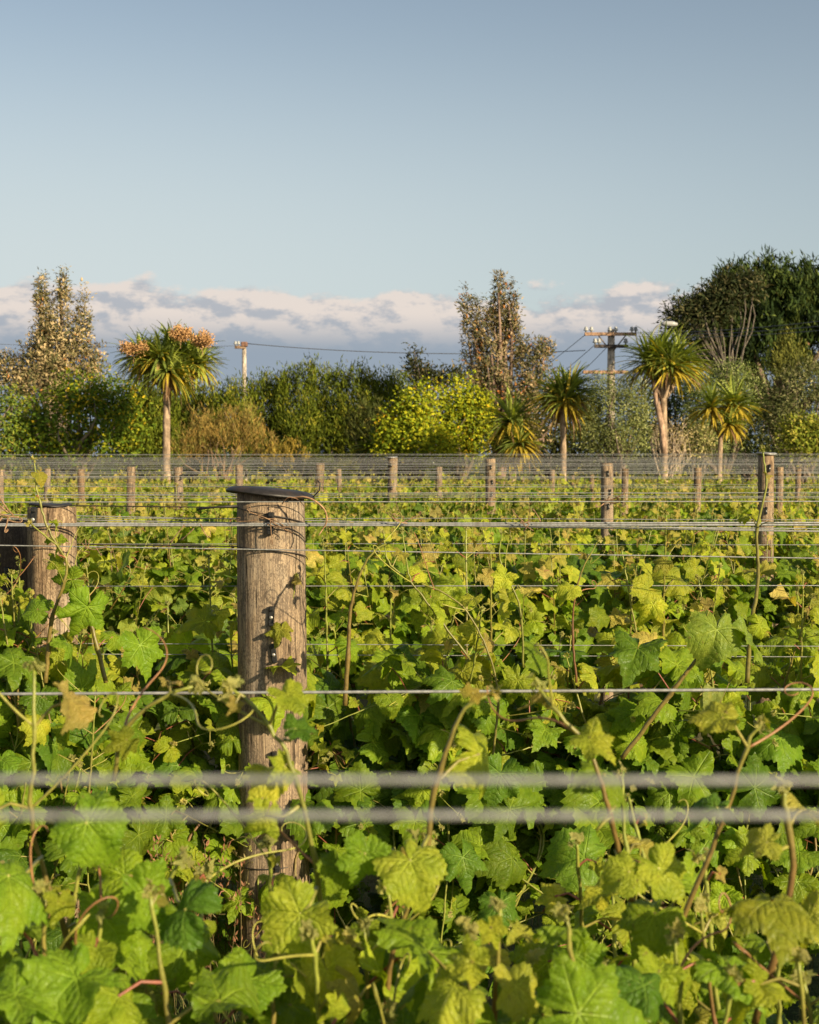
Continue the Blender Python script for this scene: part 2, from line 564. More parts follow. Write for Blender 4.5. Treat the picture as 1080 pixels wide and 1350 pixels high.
# ------------------------------------------------------------------ grape leaf
def grape_leaf(seed, nang=64, rings=(0.0, 0.18, 0.38, 0.58, 0.78, 0.92, 1.0), lobing=1.0, teeth=0.046, cup=0.25, fold=0.12, wave=0.08):
    r_ = np.random.RandomState(seed)
    half = math.pi * 0.965
    th = np.linspace(-half, half, nang)
    keys = [(0, 1.0), (27, 0.80 - 0.20 * lobing), (54, 0.90), (84, 0.74 - 0.20 * lobing), (114, 0.76), (140, 0.66 - 0.05 * lobing), (158, 0.62), (167, 0.50), (174, 0.25)]
    ka = np.array([k[0] for k in keys]); kr = np.array([k[1] for k in keys]) * (1 + 0.05 * r_.randn(len(keys)))
    kr2 = kr * (1 + 0.04 * r_.randn(len(keys))); kr2[0] = kr[0]
    deg = np.abs(np.degrees(th))
    # smooth interpolation (cosine) between keys, pointier at lobes
    def interp(dg, kr):
        idx = np.clip(np.searchsorted(ka, dg, side='right') - 1, 0, len(ka) - 2)
        f = (dg - ka[idx]) / (ka[idx + 1] - ka[idx])
        is_lobe = np.isin(ka[idx], (0, 54, 114))
        f = np.where(is_lobe, 1 - (1 - f) ** 1.35, f ** 1.35)
        f = f * 0.6 + (0.5 - 0.5 * np.cos(np.pi * f)) * 0.4
        return kr[idx] * (1 - f) + kr[idx + 1] * f
    Rr = np.where(th > 0, interp(deg, kr), interp(deg, kr2))
    tooth = np.where(np.arange(nang) % 2 == 0, 1.0, -1.0) * teeth * (0.6 + 0.8 * r_.rand(nang))
    tooth[deg > 165] *= 0.2
    Rr = Rr * (1 + tooth)
    ph = r_.rand(6) * 6.28
    V, idx0 = [], []
    wav = wave * (np.sin(3 * th + ph[0]) + 0.7 * np.sin(5 * th + ph[1]) + 0.5 * np.sin(8 * th + ph[2]))
    cc = cup * (0.4 + r_.rand()); ff = fold * (0.2 + 1.4 * r_.rand()); rimc = r_.uniform(-0.3, 1.6); tw = 0.35 * r_.randn(); tipc = 0.25 * r_.randn() + 0.10
    for q in rings[1:]:
        rr = Rr * (q if q < 0.9 else q)
        rr = np.where(q < 0.9, q * (Rr * q + (1 - q) * np.minimum(Rr, 0.8)), rr)
        x, y = rr * np.sin(th), rr * np.cos(th)
        rad2 = x * x + y * y
        z = -cc * rad2 + ff * np.abs(x) ** 1.15 - 0.16 * rimc * q ** 5 * (0.6 + 0.4 * np.cos(2 * th + ph[3])) + wav * q * q + tw * x * y - tipc * np.clip(y, 0, 9) ** 2 + 0.015 * r_.randn(nang) * q
        V.append(np.stack([x, y, z], -1))
    V = np.concatenate([[[0, 0, 0]]] + V)
    nr = len(rings) - 1
    L, N, U = [], [], []
    va = np.radians(np.array([-114, -54, 0, 54, 114.]))

    def suv(vi, ai, a0):
        x, y = V[vi][0], V[vi][1]
        rr = math.hypot(x, y)
        a = math.atan2(x, y) if rr > 0 else a0
        return (rr * math.cos(a - va[ai]), abs(rr * math.sin(a - va[ai])))
    for jj in range(nang - 1):
        tm = 0.5 * (th[jj] + th[jj + 1])
        ai = int(np.argmin(np.abs(va - tm)))
        f = [0, 1 + jj + 1, 1 + jj]
        L += f; N.append(3); U += [suv(v, ai, tm) for v in f]
        for k in range(nr - 1):
            b0, b1 = 1 + k * nang, 1 + (k + 1) * nang
            f = [b0 + jj, b0 + jj + 1, b1 + jj + 1, b1 + jj]
            L += f; N.append(4); U += [suv(v, ai, tm) for v in f]
    # z up = upper side: faces wound so that the normal is +Z
    L = np.array(L); 
    # shade the rim slightly lighter (young serration), leave the rest at one
    C = np.ones((len(V), 3))
    return (V, L, np.array(N), np.array(U), C)


def fix_wind(T):
    V, L, N, U, C = T
    a, b, c = V[L[0]], V[L[1]], V[L[2]]
    if np.cross(b - a, c - a)[2] < 0:
        L2, U2, p = [], [], 0
        for n in N:
            L2 += list(L[p:p + n][::-1]); U2 += [tuple(u) for u in U[p:p + n][::-1]]; p += n
        return (V, np.array(L2), N, np.array(U2), C)
    return T


HI = [fix_wind(grape_leaf(10 + k, 64, cup=0.42, fold=[0.2, 0.5, 0.3, 0.62, 0.25, 0.45, 0.15, 0.36][k], wave=0.12, lobing=[0.2, 0.5, 0.8, 0.05, 1.3, 0.3, 0.6, 0.1][k])) for k in range(8)]
MID = [fix_wind(grape_leaf(40 + k, 34, (0, .4, .75, 1.0), cup=0.34, fold=0.22, wave=0.11, lobing=[0.1, 0.4, 0.8, 0.0, 0.5, 0.25][k])) for k in range(6)]
LOW = [fix_wind(grape_leaf(60 + k, 20, (0, .55, 1.0), lobing=[0.3, 0.9, 0.5, 1.0][k], teeth=0.05)) for k in range(4)]
# young, half folded leaf
YOUNG = [fix_wind(grape_leaf(80 + k, 34, (0, .4, .75, 1.0), lobing=1.0, cup=0.5, fold=0.75, wave=0.14)) for k in range(4)]

C_OLD = np.array([0.092, 0.180, 0.013])
C_MID = np.array([0.225, 0.315, 0.015])
C_YNG = np.array([0.42, 0.43, 0.035])
C_TIP = np.array([0.47, 0.36, 0.10])


def leaf_col(age, rng, n=None):
    """age 0 old .. 1 tip"""
    a = np.clip(np.asarray(age, float) + rng.randn(*np.shape(age)) * 0.10, 0, 1)[..., None]
    c = np.where(a < 0.45, C_OLD + (C_MID - C_OLD) * (a / 0.45),
                 np.where(a < 0.8, C_MID + (C_YNG - C_MID) * ((a - 0.45) / 0.35), C_YNG + (C_TIP - C_YNG) * ((a - 0.8) / 0.2)))
    return c * (1 + 0.16 * rng.randn(*np.shape(age))[..., None]).clip(0.6, 1.5)


def stem_col(f, rng):
    """f 0 base .. 1 tip"""
    f = np.asarray(f)[:, None]
    red = np.array([0.16, 0.055, 0.028]); gr = np.array([0.17, 0.18, 0.028]); tipc = np.array([0.26, 0.29, 0.045])
    k = rng.rand() ** 1.3
    a = red * k + gr * (1 - k)
    return np.where(f < 0.5, a, a + (tipc - a) * ((f - 0.5) * 1.7).clip(0, 1))


def smooth_path(ctrl, n):
    """Catmull-Rom through control points."""
    c = np.asarray(ctrl, float)
    c = np.concatenate([[2 * c[0] - c[1]], c, [2 * c[-1] - c[-2]]])
    t = np.linspace(0, len(c) - 3 - 1e-6, n)
    i = t.astype(int); f = (t - i)[:, None]
    p0, p1, p2, p3 = c[i], c[i + 1], c[i + 2], c[i + 3]
    return 0.5 * ((2 * p1) + (p2 - p0) * f + (2 * p0 - 5 * p1 + 4 * p2 - p3) * f ** 2 + (-p0 + 3 * p1 - 3 * p2 + p3) * f ** 3)


def tendril(geo, p, dirv, length, rng, r0=0.0013, col=(0.36, 0.33, 0.06), curl=None, k=5):
    d = norm(dirv)
    up = np.array([0, 0, 1.0])
    sd = norm(np.cross(d, up) + 1e-3)
    n = 26
    curl = rng.uniform(0.6, 2.2) if curl is None else curl
    pts = [np.array(p, float)]
    a, step = 0.0, length / n
    pl = norm(sd * rng.randn() + up * rng.uniform(0.3, 1))
    bend = rng.uniform(-0.06, 0.06)
    for q in range(n):
        f = q / n
        a += bend + (0 if f < 0.45 else curl * 0.75 * (f - 0.35))
        dd = d * math.cos(a) + pl * math.sin(a) + sd * 0.12 * math.sin(f * 5)
        pts.append(pts[-1] + dd * step * (1 if f < 0.5 else 0.75))
    pts = np.array(pts)
    geo.tube(pts, np.linspace(r0, r0 * 0.45, len(pts)), k, col)


def bud_tip(geo, p, d, size, rng):
    """Cluster of tiny folded leaves at a shoot tip."""
    m = 7
    t = np.tile(p, (m, 1)) + rng.randn(m, 3) * size * 0.35
    tip = norm(d + rng.randn(m, 3) * 0.8)
    nr = norm(rng.randn(m, 3) + np.array([0.4, -0.6, 0.5]))
    geo.inst(YOUNG[rng.randint(4)], frames(nr, tip), t, np.full(m, size) * rng.uniform(0.4, 1.0, m),
             np.clip(np.array([0.60, 0.56, 0.20]) * rng.uniform(0.75, 1.2, (m, 1)), 0, 1))


class Shoot:
    """One vine shoot: a stem tube, its leaves with stalks, tendrils."""

    def __init__(s, ctrl, rng, lod='hi', r0=0.0042, r1=0.0016, node=0.068, size=0.062, leaf_from=0.08, n_leaf_scale=1.0, out=None,
                 young=0.0, tend=0.5, skip=0.0, k=None, drop=0.5):
        ctrl = np.asarray(ctrl, float)
        ln = np.linalg.norm(np.diff(ctrl, axis=0), axis=1).sum()
        n = max(6, int(ln / 0.012)) if lod == 'hi' else 6
        p = smooth_path(ctrl, n)
        if lod == 'hi':
            p[1:-1] += rng.randn(n - 2, 3) * 0.0006
        f = np.linspace(0, 1, n)
        s.stem = Geo(); s.leaf = Geo(); s.tend = []
        kk = k or {'hi': 8, 'mid': 5, 'low': 3}[lod]
        rad = r0 + (r1 - r0) * f
        s.scol = stem_col(f, rng)
        m = max(2, int(ln * (1 - leaf_from) / node))
        fs = leaf_from + (1 - leaf_from) * (np.arange(m) + 0.5 + rng.uniform(-0.25, 0.25, m)) / m
        keep = rng.rand(m) > skip
        fs = fs[keep]; m = len(fs)
        if lod == 'hi':
            for q_ in fs:
                rad = rad * (1 + 0.38 * np.exp(-((f - q_) * ln / 0.010) ** 2))
        s.stem.tube(p, rad, kk, s.scol)
        pos = np.stack([np.interp(fs, f, p[:, q]) for q in range(3)], -1)
        tan = norm(np.stack([np.interp(fs, f, np.gradient(p[:, q])) for q in range(3)], -1))
        base_a = rng.rand() * 6.28
        ang = base_a + np.arange(m) * math.pi + rng.randn(m) * 0.5
        sidev = np.stack([np.cos(ang), np.sin(ang), 0.15 + 0 * ang], -1)
        sidev = norm(sidev - tan * np.sum(sidev * tan, -1, keepdims=True))
        if out is not None:
            sidev = norm(sidev + np.asarray(out) * 0.5)
        grow = np.clip(1.18 - fs ** 3.0 * 1.02, 0.2, 1.1)   # leaf size along shoot
        sz = size * grow * rng.uniform(0.78, 1.22, m) * n_leaf_scale
        pet = sz * rng.uniform(0.75, 1.25, m)
        end = pos + sidev * pet[:, None] + np.array([0, 0, 1.0]) * (pet * rng.uniform(0.0, 0.7, m))[:, None]
        outv = norm(sidev + np.array([0, 0, 0.0]))
        sunv = np.array([0.45, -0.55, 0.45])
        nr = norm(outv * 0.50 + np.array([0, 0, 0.35]) + sunv * 1.0 + rng.randn(m, 3) * 0.40)
        tip = norm(outv * 0.55 + np.array([0, 0, -drop]) + rng.randn(m, 3) * 0.45)
        F = frames(nr, tip)
        age = np.clip(fs ** 1.6 * 0.80 + young, 0, 1)
        cols = np.clip(leaf_col(age, rng), 0.01, 0.85)
        pool = {'hi': HI, 'mid': MID, 'low': LOW}[lod]
        pick = rng.randint(0, len(pool), m)
        yng = (fs > 0.86) & (lod != 'low')
        for q in range(len(pool)):
            w = (pick == q) & ~yng
            s.leaf.inst(pool[q], F[w], end[w], sz[w], cols[w])
        if yng.any():
            s.leaf.inst(YOUNG[rng.randint(4)], F[yng], end[yng], sz[yng] * 0.9, cols[yng])
        if lod != 'low':
            for q in range(m):
                mid = 0.5 * (pos[q] + end[q]) + np.array([0, 0, 0.006])
                s.stem.tube(np.array([pos[q], mid, end[q] + F[q][:, 2] * 0.0004]), [0.0016, 0.0013, 0.0012], 4 if lod == 'mid' else 5,
                            np.array([0.26, 0.22, 0.05]) * rng.uniform(0.7, 1.2) if rng.rand() < 0.65 else np.array([0.28, 0.09, 0.05]), cap=False)
            bud_tip(s.leaf, p[-1], tan[-1] if m else np.array([0, 0, 1.]), 0.009, rng)
            for q in range(m):
                if rng.rand() < tend and fs[q] > 0.25:
                    s.tend.append(Geo())
                    tendril(s.tend[-1], pos[q], -sidev[q] * 0.8 + tan[q] * 0.6, rng.uniform(0.09, 0.2), rng,
                            col=np.array([0.36, 0.33, 0.06]) * rng.uniform(0.7, 1.15) if rng.rand() < 0.8 else (0.32, 0.15, 0.06))
        s.path = p


def merge(geos):
    o = Geo()
    for g_ in geos:
        for V, L, N, C, U, M in zip(g_.V, g_.L, g_.N, g_.C, g_.U, g_.M):
            pass
    return o


def geo_extend(a, b):
    off = a.n
    for V, L, N, C, U, M in zip(b.V, b.L, b.N, b.C, b.U, b.M):
        a.V.append(V); a.L.append(L + off); a.N.append(N); a.C.append(C); a.U.append(U); a.M.append(M)
    a.n += b.n


def vine_wood(rng, width=1.5, head=0.80):
    """Old trunk up to the fruiting wire and two arms laid along it."""
    g_ = Geo()
    c = np.array([[0.02, 0, -0.05], [0.0, 0.01, 0.2], [0.03, -0.015, 0.45], [0.0, 0.0, head - 0.08], [0.01, 0, head - 0.01]]) + np.concatenate([[[0, 0, 0]], rng.randn(3, 3) * 0.015, [[0, 0, 0]]])
    p = smooth_path(c, 18)
    g_.tube(p, np.linspace(0.032, 0.022, 18) * (1 + 0.12 * rng.randn(18)), 9, (0.13, 0.085, 0.055))
    a_ = Geo()
    for sgn in (-1, 1):
        c = np.array([[0.01, 0, head - 0.06], [0.10 * sgn, 0.005, head], [0.35 * sgn, -0.01, head + 0.015], [width * 0.47 * sgn, 0.0, head + 0.01]])
        p = smooth_path(c, 14)
        a_.tube(p, np.linspace(0.014, 0.006, 14), 7, (0.17, 0.10, 0.06))
    return g_, a_


def vine_shoots(rng, lod, width=1.5, head=0.80, n=22, top=(0.52, 0.80), lean=0.26, size=0.062, droop=5, skip=0.0, young=0.0, tend=0.35, body=(0.0, 0.35), node=0.068, zlow=0.0):
    out = []
    for q in range(n):
        x = (-0.5 + (q + rng.uniform(0.1, 0.9)) / n) * width
        side = rng.choice([-1, 1])
        ln = rng.uniform(*top)
        if rng.rand() < 0.12: ln += rng.uniform(0.02, 0.12)
        ly = side * abs(rng.randn()) * lean * 0.6
        lx = rng.randn() * 0.10
        c = [[x, 0, head + 0.01], [x + lx * 0.25, ly * 0.45, head + ln * 0.33], [x + lx * 0.7, ly * 0.85, head + ln * 0.68], [x + lx, ly + rng.randn() * 0.05, head + ln]]
        out.append(Shoot(c, rng, lod, size=size, skip=skip, young=young + rng.uniform(-0.05, 0.15), tend=tend, node=node,
                         out=(0, side * 0.3, 0)))
    for q in range(droop):   # shoots hanging outwards and down
        x = rng.uniform(-0.5, 0.5) * width
        side = rng.choice([-1, -1, 1])
        c = [[x, 0, head + 0.01], [x + rng.randn() * 0.04, side * 0.14, head + 0.12], [x + rng.randn() * 0.1, side * 0.28, head + 0.02], [x + rng.randn() * 0.12, side * 0.33, head - rng.uniform(0.05, 0.48)]]
        out.append(Shoot(c, rng, lod, size=size * 1.05, tend=tend * 0.5, node=node, young=-0.1))
    # laterals: short side shoots that fill the body of the canopy
    for q in range(int(n * body[1] * 2)):
        x = rng.uniform(-0.5, 0.5) * width
        z = head + rng.uniform(zlow, top[0] * 0.85)
        side = rng.choice([-1, 1])
        y = side * rng.uniform(0.02, 0.12)
        c = [[x, y, z], [x + rng.randn() * 0.05, y + side * 0.10, z + 0.04], [x + rng.randn() * 0.10, y + side * 0.2, z + rng.uniform(-0.06, 0.12)]]
        out.append(Shoot(c, rng, lod, r0=0.0022, r1=0.001, size=size * 0.95, node=node * 0.8, young=0.0, tend=tend * 0.3))
    return out


def put_vine(loc, rng, shoots, wood, label, group, separate, trunk=True):
    t = thing('grapevine', label, 'grapevine', loc, 0, group)
    tr = wood[0].build('trunk', M_BARK, t)
    ar = wood[1].build('cane', M_BARK, tr)
    if separate:
        for s in shoots:
            so = s.stem.build('shoot', M_STEM, t)
            if s.leaf.n: s.leaf.build('leaves', M_LEAF, so)
            for tg_ in s.tend: tg_.build('tendril', M_STEM, so)
    else:
        a, b, c = Geo(), Geo(), Geo()
        for s in shoots:
            geo_extend(a, s.stem); geo_extend(b, s.leaf)
            for tg_ in s.tend: geo_extend(a, tg_)
        so = a.build('shoots', M_STEM, t)
        b.build('leaves', M_LEAF, t)
    return t


def dup(root, loc, label, rz=0, group=None):
    r = root.copy(); scene.collection.objects.link(r)
    r.location = tuple(float(v) for v in loc); r.rotation_euler = (0, 0, rz)
    r['label'] = label
    if group: r['group'] = group
    for ch in list(root.children):
        c = ch.copy(); scene.collection.objects.link(c); c.parent = r
        for g2 in ch.children:
            d = g2.copy(); scene.collection.objects.link(d); d.parent = c
    return r


# ------------------------------------------------------------------ rows
ROWS = [1.30] + [3.62 + 2.4 * k for k in range(0, 12)]       # 3.62, 6.02, 8.42 ...
ORD = ['first', 'second', 'third', 'fourth', 'fifth', 'sixth', 'seventh', 'eighth', 'ninth', 'tenth', 'eleventh', 'twelfth', 'thirteenth']

# --- second row (the sharp one, behind the capped post): individual vines
rng = np.random.RandomState(5)
row2_lab = ['grapevine at the far left of the second row, behind the left post',
            'grapevine between the left post and the capped post',
            'grapevine directly right of the capped post in the second row',
            'grapevine under the thick wire bundle in the middle right of the second row',
            'grapevine at the far right of the second row with tall puckered leaves']
for q, (x, lab) in enumerate(zip((-2.05, -0.66, 0.62, 1.85, 3.1), row2_lab)):
    near = q in (1, 2, 3)
    sh = vine_shoots(rng, 'hi', width=1.35, n=23, top=(0.44, 0.73), droop=24, size=0.074, tend=0.22, body=(0, 2.4), young=0.22, node=0.056, zlow=-0.42)
    sh = [s for s in sh if True]
    put_vine((x, 3.80 if q else 3.66, 0), rng, sh, vine_wood(rng, 1.35), lab, 'grapevines of the second row', True)

# --- far rows: four variants copied
protos = []
for v in range(4):
    lod = 'mid'
    r_ = np.random.RandomState(100 + v)
    sh = vine_shoots(r_, lod, width=1.5, n=32, top=(0.50, 0.73), droop=8, size=0.072, tend=0.12, body=(0, 1.6), young=0.22, node=0.056, lean=0.32)
    protos.append((sh, vine_wood(r_)))
proto_obj = {}
for k, d in enumerate(ROWS[2:10]):
    row = k + 3
    half = 0.27 * d + 1.3
    r_ = np.random.RandomState(300 + k)
    x = -half + r_.uniform(0, 0.5)
    grp = f'grapevines of the {ORD[row-1]} row'
    lab = f'leafy grapevine in the {ORD[row-1]} row back, one of an even row under its wires'
    while x < half:
        v = r_.randint(4)
        loc = (x, d + 0.12, 0.0)
        if v not in proto_obj:
            sh, wd = protos[v]
            proto_obj[v] = put_vine(loc, r_, sh, wd, lab, grp, False)
        else:
            dup(proto_obj[v], loc, lab, rz=math.pi * r_.randint(2), group=grp)
        x += 1.42 + r_.uniform(-0.05, 0.05)

# --- first row, close to the camera
rng = np.random.RandomState(21)
row1_lab = ['out of focus grapevine at the bottom left, with broad lit leaves low in the frame',
            'out of focus grapevine low in front of the capped post',
            'out of focus grapevine at the bottom right, with a tall bare brown shoot']


def hero(vine, pix, d, size, seed, r0=0.0027, young=0.25, tend=0.5, node=0.075, leaves=True, r1=0.0013, skip=0.05):
    r_ = np.random.RandomState(seed)
    dd = d if isinstance(d, (list, tuple)) else [d] * len(pix)
    pts = np.array([P(px, py, q) for (px, py), q in zip(pix, dd)]) - np.array(vine.location)
    s = Shoot(pts, r_, 'hi', r0=r0, r1=r1, size=size, node=node, young=young, tend=tend, skip=skip)
    so = s.stem.build('shoot', M_STEM, vine)
    if leaves and s.leaf.n: s.leaf.build('leaves', M_LEAF, so)
    for tg_ in s.tend: tg_.build('tendril', M_STEM, so)
    return so


def one_leaf(vine_or_shoot, root, px, py, d, size, nrm, tip, col, seed, tpl=None, stalk=None):
    """a single leaf placed as it hangs in the scene, with its stalk"""
    g_ = Geo()
    o = np.array(root.location)
    p = P(px, py, d) - o
    jr = np.random.RandomState(int(px * 7 + py))
    F = frames(np.array([nrm], float) + jr.randn(1, 3) * 0.28, np.array([tip], float) + jr.randn(1, 3) * 0.2)
    T = (tpl or HI)[seed % len(tpl or HI)]
    g_.inst(T, F, p[None], np.array([size * (0.62 if d < 2 else 0.85)]), np.array([col], float))
    if stalk is not None:
        q = P(*stalk) - o
        mid = (p + q) / 2 + np.array([0, 0, -0.006])
        g_.tube(np.array([q, mid, p]), [0.0019, 0.0015, 0.0014], 6, (0.30, 0.28, 0.06), mat=1)
    ob = g_.build('leaf', [M_LEAF, M_STEM], vine_or_shoot)
    return ob


vines1 = []
for q, (x, lab) in enumerate(zip((-0.78, 0.02, 0.82), row1_lab)):
    sh = vine_shoots(rng, 'hi', width=0.85, n=26, top=(0.34, 0.60), droop=14, size=0.050, tend=0.22, body=(0, 2.3), young=0.0, zlow=-0.2, lean=0.20, node=0.046)
    vines1.append(put_vine((x, 1.42, 0), rng, sh, vine_wood(rng, 0.8), lab, 'grapevines of the first row', True))
for x, lab in ((-1.75, 'grapevine of the first row, just outside the left edge'), (1.75, 'grapevine of the first row, just outside the right edge')):
    sh = vine_shoots(rng, 'mid', width=1.0, n=14, top=(0.34, 0.56), droop=5, size=0.050, tend=0.3, body=(0, 0.7), lean=0.16)
    put_vine((x, 1.42, 0), rng, sh, vine_wood(rng, 0.9), lab, 'grapevines of the first row', False)
VL, VM, VR = vines1

# leafy shoots that close the near edge of the first row
r_ = np.random.RandomState(31)
for q in range(26):
    x0 = -60 + 1200 * (q + r_.rand()) / 26; x1 = x0 + r_.uniform(-50, 50)
    yt = r_.uniform(1165, 1290) if not (200 < x1 < 330) else 1300
    v_ = VL if x1 < 330 else (VM if x1 < 700 else VR)
    hero(v_, [(x0, 1480), ((x0 + x1) / 2, (1480 + yt) / 2), (x1, yt)], r_.uniform(1.12, 1.45), r_.uniform(0.040, 0.052), 800 + q, young=r_.uniform(-0.1, 0.12), tend=0.3, node=0.040, skip=0.0)
# hero shoots of the first row
hero(VM, [(440, 1350), (428, 1240), (415, 1130), (385, 1010), (345, 945), (305, 905)], [1.35, 1.3, 1.28, 1.27, 1.27, 1.28], 0.028, 3, young=0.35, node=0.055, tend=0.7)
hero(VM, [(560, 1160), (570, 1060), (590, 985), (612, 935), (650, 915)], 1.28, 0.030, 4, young=0.5, node=0.07, tend=0.6)
hero(VM, [(505, 1350), (520, 1250), (540, 1190), (562, 1100)], 1.3, 0.036, 9, young=0.25, node=0.06)
hero(VR, [(880, 1340), (850, 1240), (818, 1130), (800, 1060), (775, 985), (735, 940), (708, 905)], [1.35, 1.3, 1.27, 1.25, 1.25, 1.25, 1.26], 0.038, 5, young=0.45, node=0.075, tend=0.6)
hero(VR, [(995, 1350), (1030, 1230), (1044, 1150), (1038, 1080), (1033, 1040)], 1.22, 0.034, 6, young=0.6, node=0.09, r0=0.0034, r1=0.0022, tend=0.3, skip=0.3)
hero(VR, [(890, 1230), (930, 1140), (962, 1060), (985, 985), (1005, 950)], 1.33, 0.036, 7, young=0.35, node=0.08)
hero(VL, [(105, 1350), (90, 1240), (55, 1140), (42, 1080), (45, 980), (45, 880)], [1.3, 1.27, 1.26, 1.25, 1.25, 1.26], 0.042, 8, young=0.3, node=0.07, tend=0.4)
hero(VL, [(205, 1340), (190, 1250), (215, 1180), (240, 1130)], 1.3, 0.046, 11, young=0.1, node=0.06)
hero(VL, [(150, 1030), (165, 960), (215, 920), (255, 905)], 1.36, 0.020, 12, young=0.6, node=0.1, r0=0.0022)

LG = (0.20, 0.32, 0.018); YG = (0.37, 0.42, 0.035); DG = (0.10, 0.20, 0.016); BR = (0.40, 0.40, 0.05)
one_leaf(VM, VM, 395, 1205, 1.22, 0.066, (0.15, -0.75, 0.6), (-0.55, -0.1, -0.5), YG, 0, stalk=(418, 1170, 1.27))
one_leaf(VM, VM, 540, 1135, 1.24, 0.060, (0.35, -0.7, 0.45), (-0.1, 0, -0.8), YG, 3, stalk=(566, 1100, 1.28))
one_leaf(VM, VM, 350, 1075, 1.27, 0.040, (0.3, -0.55, 0.7), (-0.5, 0, -0.6), YG, 2, stalk=(398, 1060, 1.275))
one_leaf(VM, VM, 375, 1010, 1.27, 0.036, (0.1, -0.5, 0.8), (-0.8, -0.1, -0.2), YG, 5, YOUNG, stalk=(390, 1020, 1.27))
one_leaf(VM, VM, 390, 960, 1.26, 0.030, (0.1, -0.15, 0.95), (0.9, 0, 0.05), DG, 1, stalk=(375, 975, 1.27))
one_leaf(VM, VM, 480, 1125, 1.25, 0.048, (0.4, -0.7, 0.3), (0.2, 0, -0.8), LG, 1, stalk=(520, 1120, 1.28))
one_leaf(VL, VL, 115, 1085, 1.22, 0.062, (0.2, -0.8, 0.5), (0.25, -0.2, -0.7), LG, 3, stalk=(60, 1080, 1.25))
one_leaf(VL, VL, 190, 1175, 1.20, 0.060, (0.45, -0.65, 0.5), (0.3, 0.1, -0.8), LG, 0, stalk=(215, 1150, 1.27))
one_leaf(VL, VL, 10, 1155, 1.15, 0.072, (0.1, -0.7, 0.5), (0.1, 0, -0.8), LG, 7, stalk=(55, 1130, 1.25))
one_leaf(VL, VL, 100, 1290, 1.10, 0.070, (0.25, -0.65, 0.6), (-0.2, 0, -0.7), LG, 5)
one_leaf(VL, VL, 20, 1310, 1.08, 0.062, (0.0, -0.6, 0.7), (0.2, 0, -0.7), LG, 1)
one_leaf(VL, VL, 245, 1200, 1.18, 0.060, (-0.45, -0.5, 0.55), (0.3, 0.2, -0.6), DG, 3, stalk=(225, 1160, 1.27))
one_leaf(VM, VM, 330, 1290, 1.2, 0.060, (0.1, -0.5, 0.8), (-0.3, -0.2, -0.3), LG, 0)
one_leaf(VM, VM, 680, 1300, 1.15, 0.052, (0.3, -0.6, 0.6), (-0.2, 0, -0.6), BR, 0)
one_leaf(VM, VM, 600, 1300, 1.13, 0.058, (-0.2, -0.6, 0.7), (0.2, 0, -0.6), YG, 7)
one_leaf(VR, VR, 830, 1150, 1.25, 0.040, (0.5, -0.6, 0.5), (-0.5, 0, -0.6), YG, 3, stalk=(812, 1120, 1.27))
one_leaf(VR, VR, 870, 1145, 1.26, 0.050, (0.0, -0.8, 0.5), (0.4, 0, -0.6), YG, 0, stalk=(818, 1130, 1.27))
one_leaf(VR, VR, 955, 1275, 1.18, 0.068, (0.25, -0.5, 0.75), (0.4, -0.1, -0.5), LG, 4)
one_leaf(VR, VR, 760, 1260, 1.2, 0.050, (-0.4, -0.6, 0.6), (0.5, 0, -0.6), LG, 1)
one_leaf(VR, VR, 1010, 1110, 1.21, 0.036, (-0.1, -0.5, 0.7), (-0.8, 0, -0.2), BR, 2, stalk=(1040, 1115, 1.22))
one_leaf(VR, VR, 945, 1065, 1.3, 0.042, (0.0, -0.3, 0.8), (-0.7, 0, -0.4), DG, 2, stalk=(960, 1060, 1.33))
one_leaf(VR, VR, 1065, 1210, 1.2, 0.048, (-0.2, -0.6, 0.6), (0.2, 0, -0.7), BR, 1)
one_leaf(VR, VR, 850, 1300, 1.14, 0.060, (0.3, -0.5, 0.7), (-0.3, 0, -0.6), DG, 6)
one_leaf(VR, VR, 690, 1230, 1.25, 0.035, (0.0, -0.3, 0.9), (-0.8, 0, -0.2), BR, 5, YOUNG)

# tall single shoots of the second row
row2 = [o for o in scene.objects if o.name.startswith('grapevine') and o.parent is None and o.get('group') == 'grapevines of the second row']
A2, B2, C2, D2, E2 = row2[:5]
hero(B2, [(140, 900), (122, 830), (95, 755), (65, 700), (50, 650), (45, 605)], 3.2, 0.030, 31, young=0.35, node=0.085, tend=0.5, r0=0.005)
hero(B2, [(60, 900), (68, 820), (88, 740), (40, 690)], 3.1, 0.040, 32, young=0.1, node=0.06, tend=0.6, r0=0.005)
one_leaf(B2, B2, 115, 800, 3.05, 0.085, (0.2, -0.75, 0.45), (-0.2, -0.1, -0.6), LG, 4)
one_leaf(B2, B2, 185, 850, 3.05, 0.080, (0.5, -0.6, 0.5), (0.5, -0.1, -0.6), LG, 1)
one_leaf(B2, B2, 52, 625, 3.2, 0.028, (0.2, -0.7, 0.4), (0.3, -0.1, -0.5), (0.40, 0.36, 0.05), 3)
hero(D2, [(985, 900), (990, 830), (1000, 760), (998, 700), (1010, 640), (1005, 590)], 3.2, 0.032, 34, young=0.45, node=0.11, tend=0.5, r0=0.0055, r1=0.0015, skip=0.4)
hero(D2, [(820, 1000), (880, 920), (925, 860), (955, 810)], 3.0, 0.060, 35, young=0.0, node=0.14, tend=0.6, r0=0.005, r1=0.003)
one_leaf(D2, D2, 945, 830, 2.95, 0.085, (0.1, -0.8, 0.5), (-0.3, 0, -0.7), (0.24, 0.31, 0.04), 3)
one_leaf(D2, D2, 985, 840, 2.97, 0.075, (0.6, -0.6, 0.4), (0.2, 0, -0.7), (0.21, 0.29, 0.035), 0)
one_leaf(D2, D2, 940, 935, 3.0, 0.080, (0.1, -0.5, -0.5), (-0.2, 0, -0.7), (0.24, 0.27, 0.06), 7)
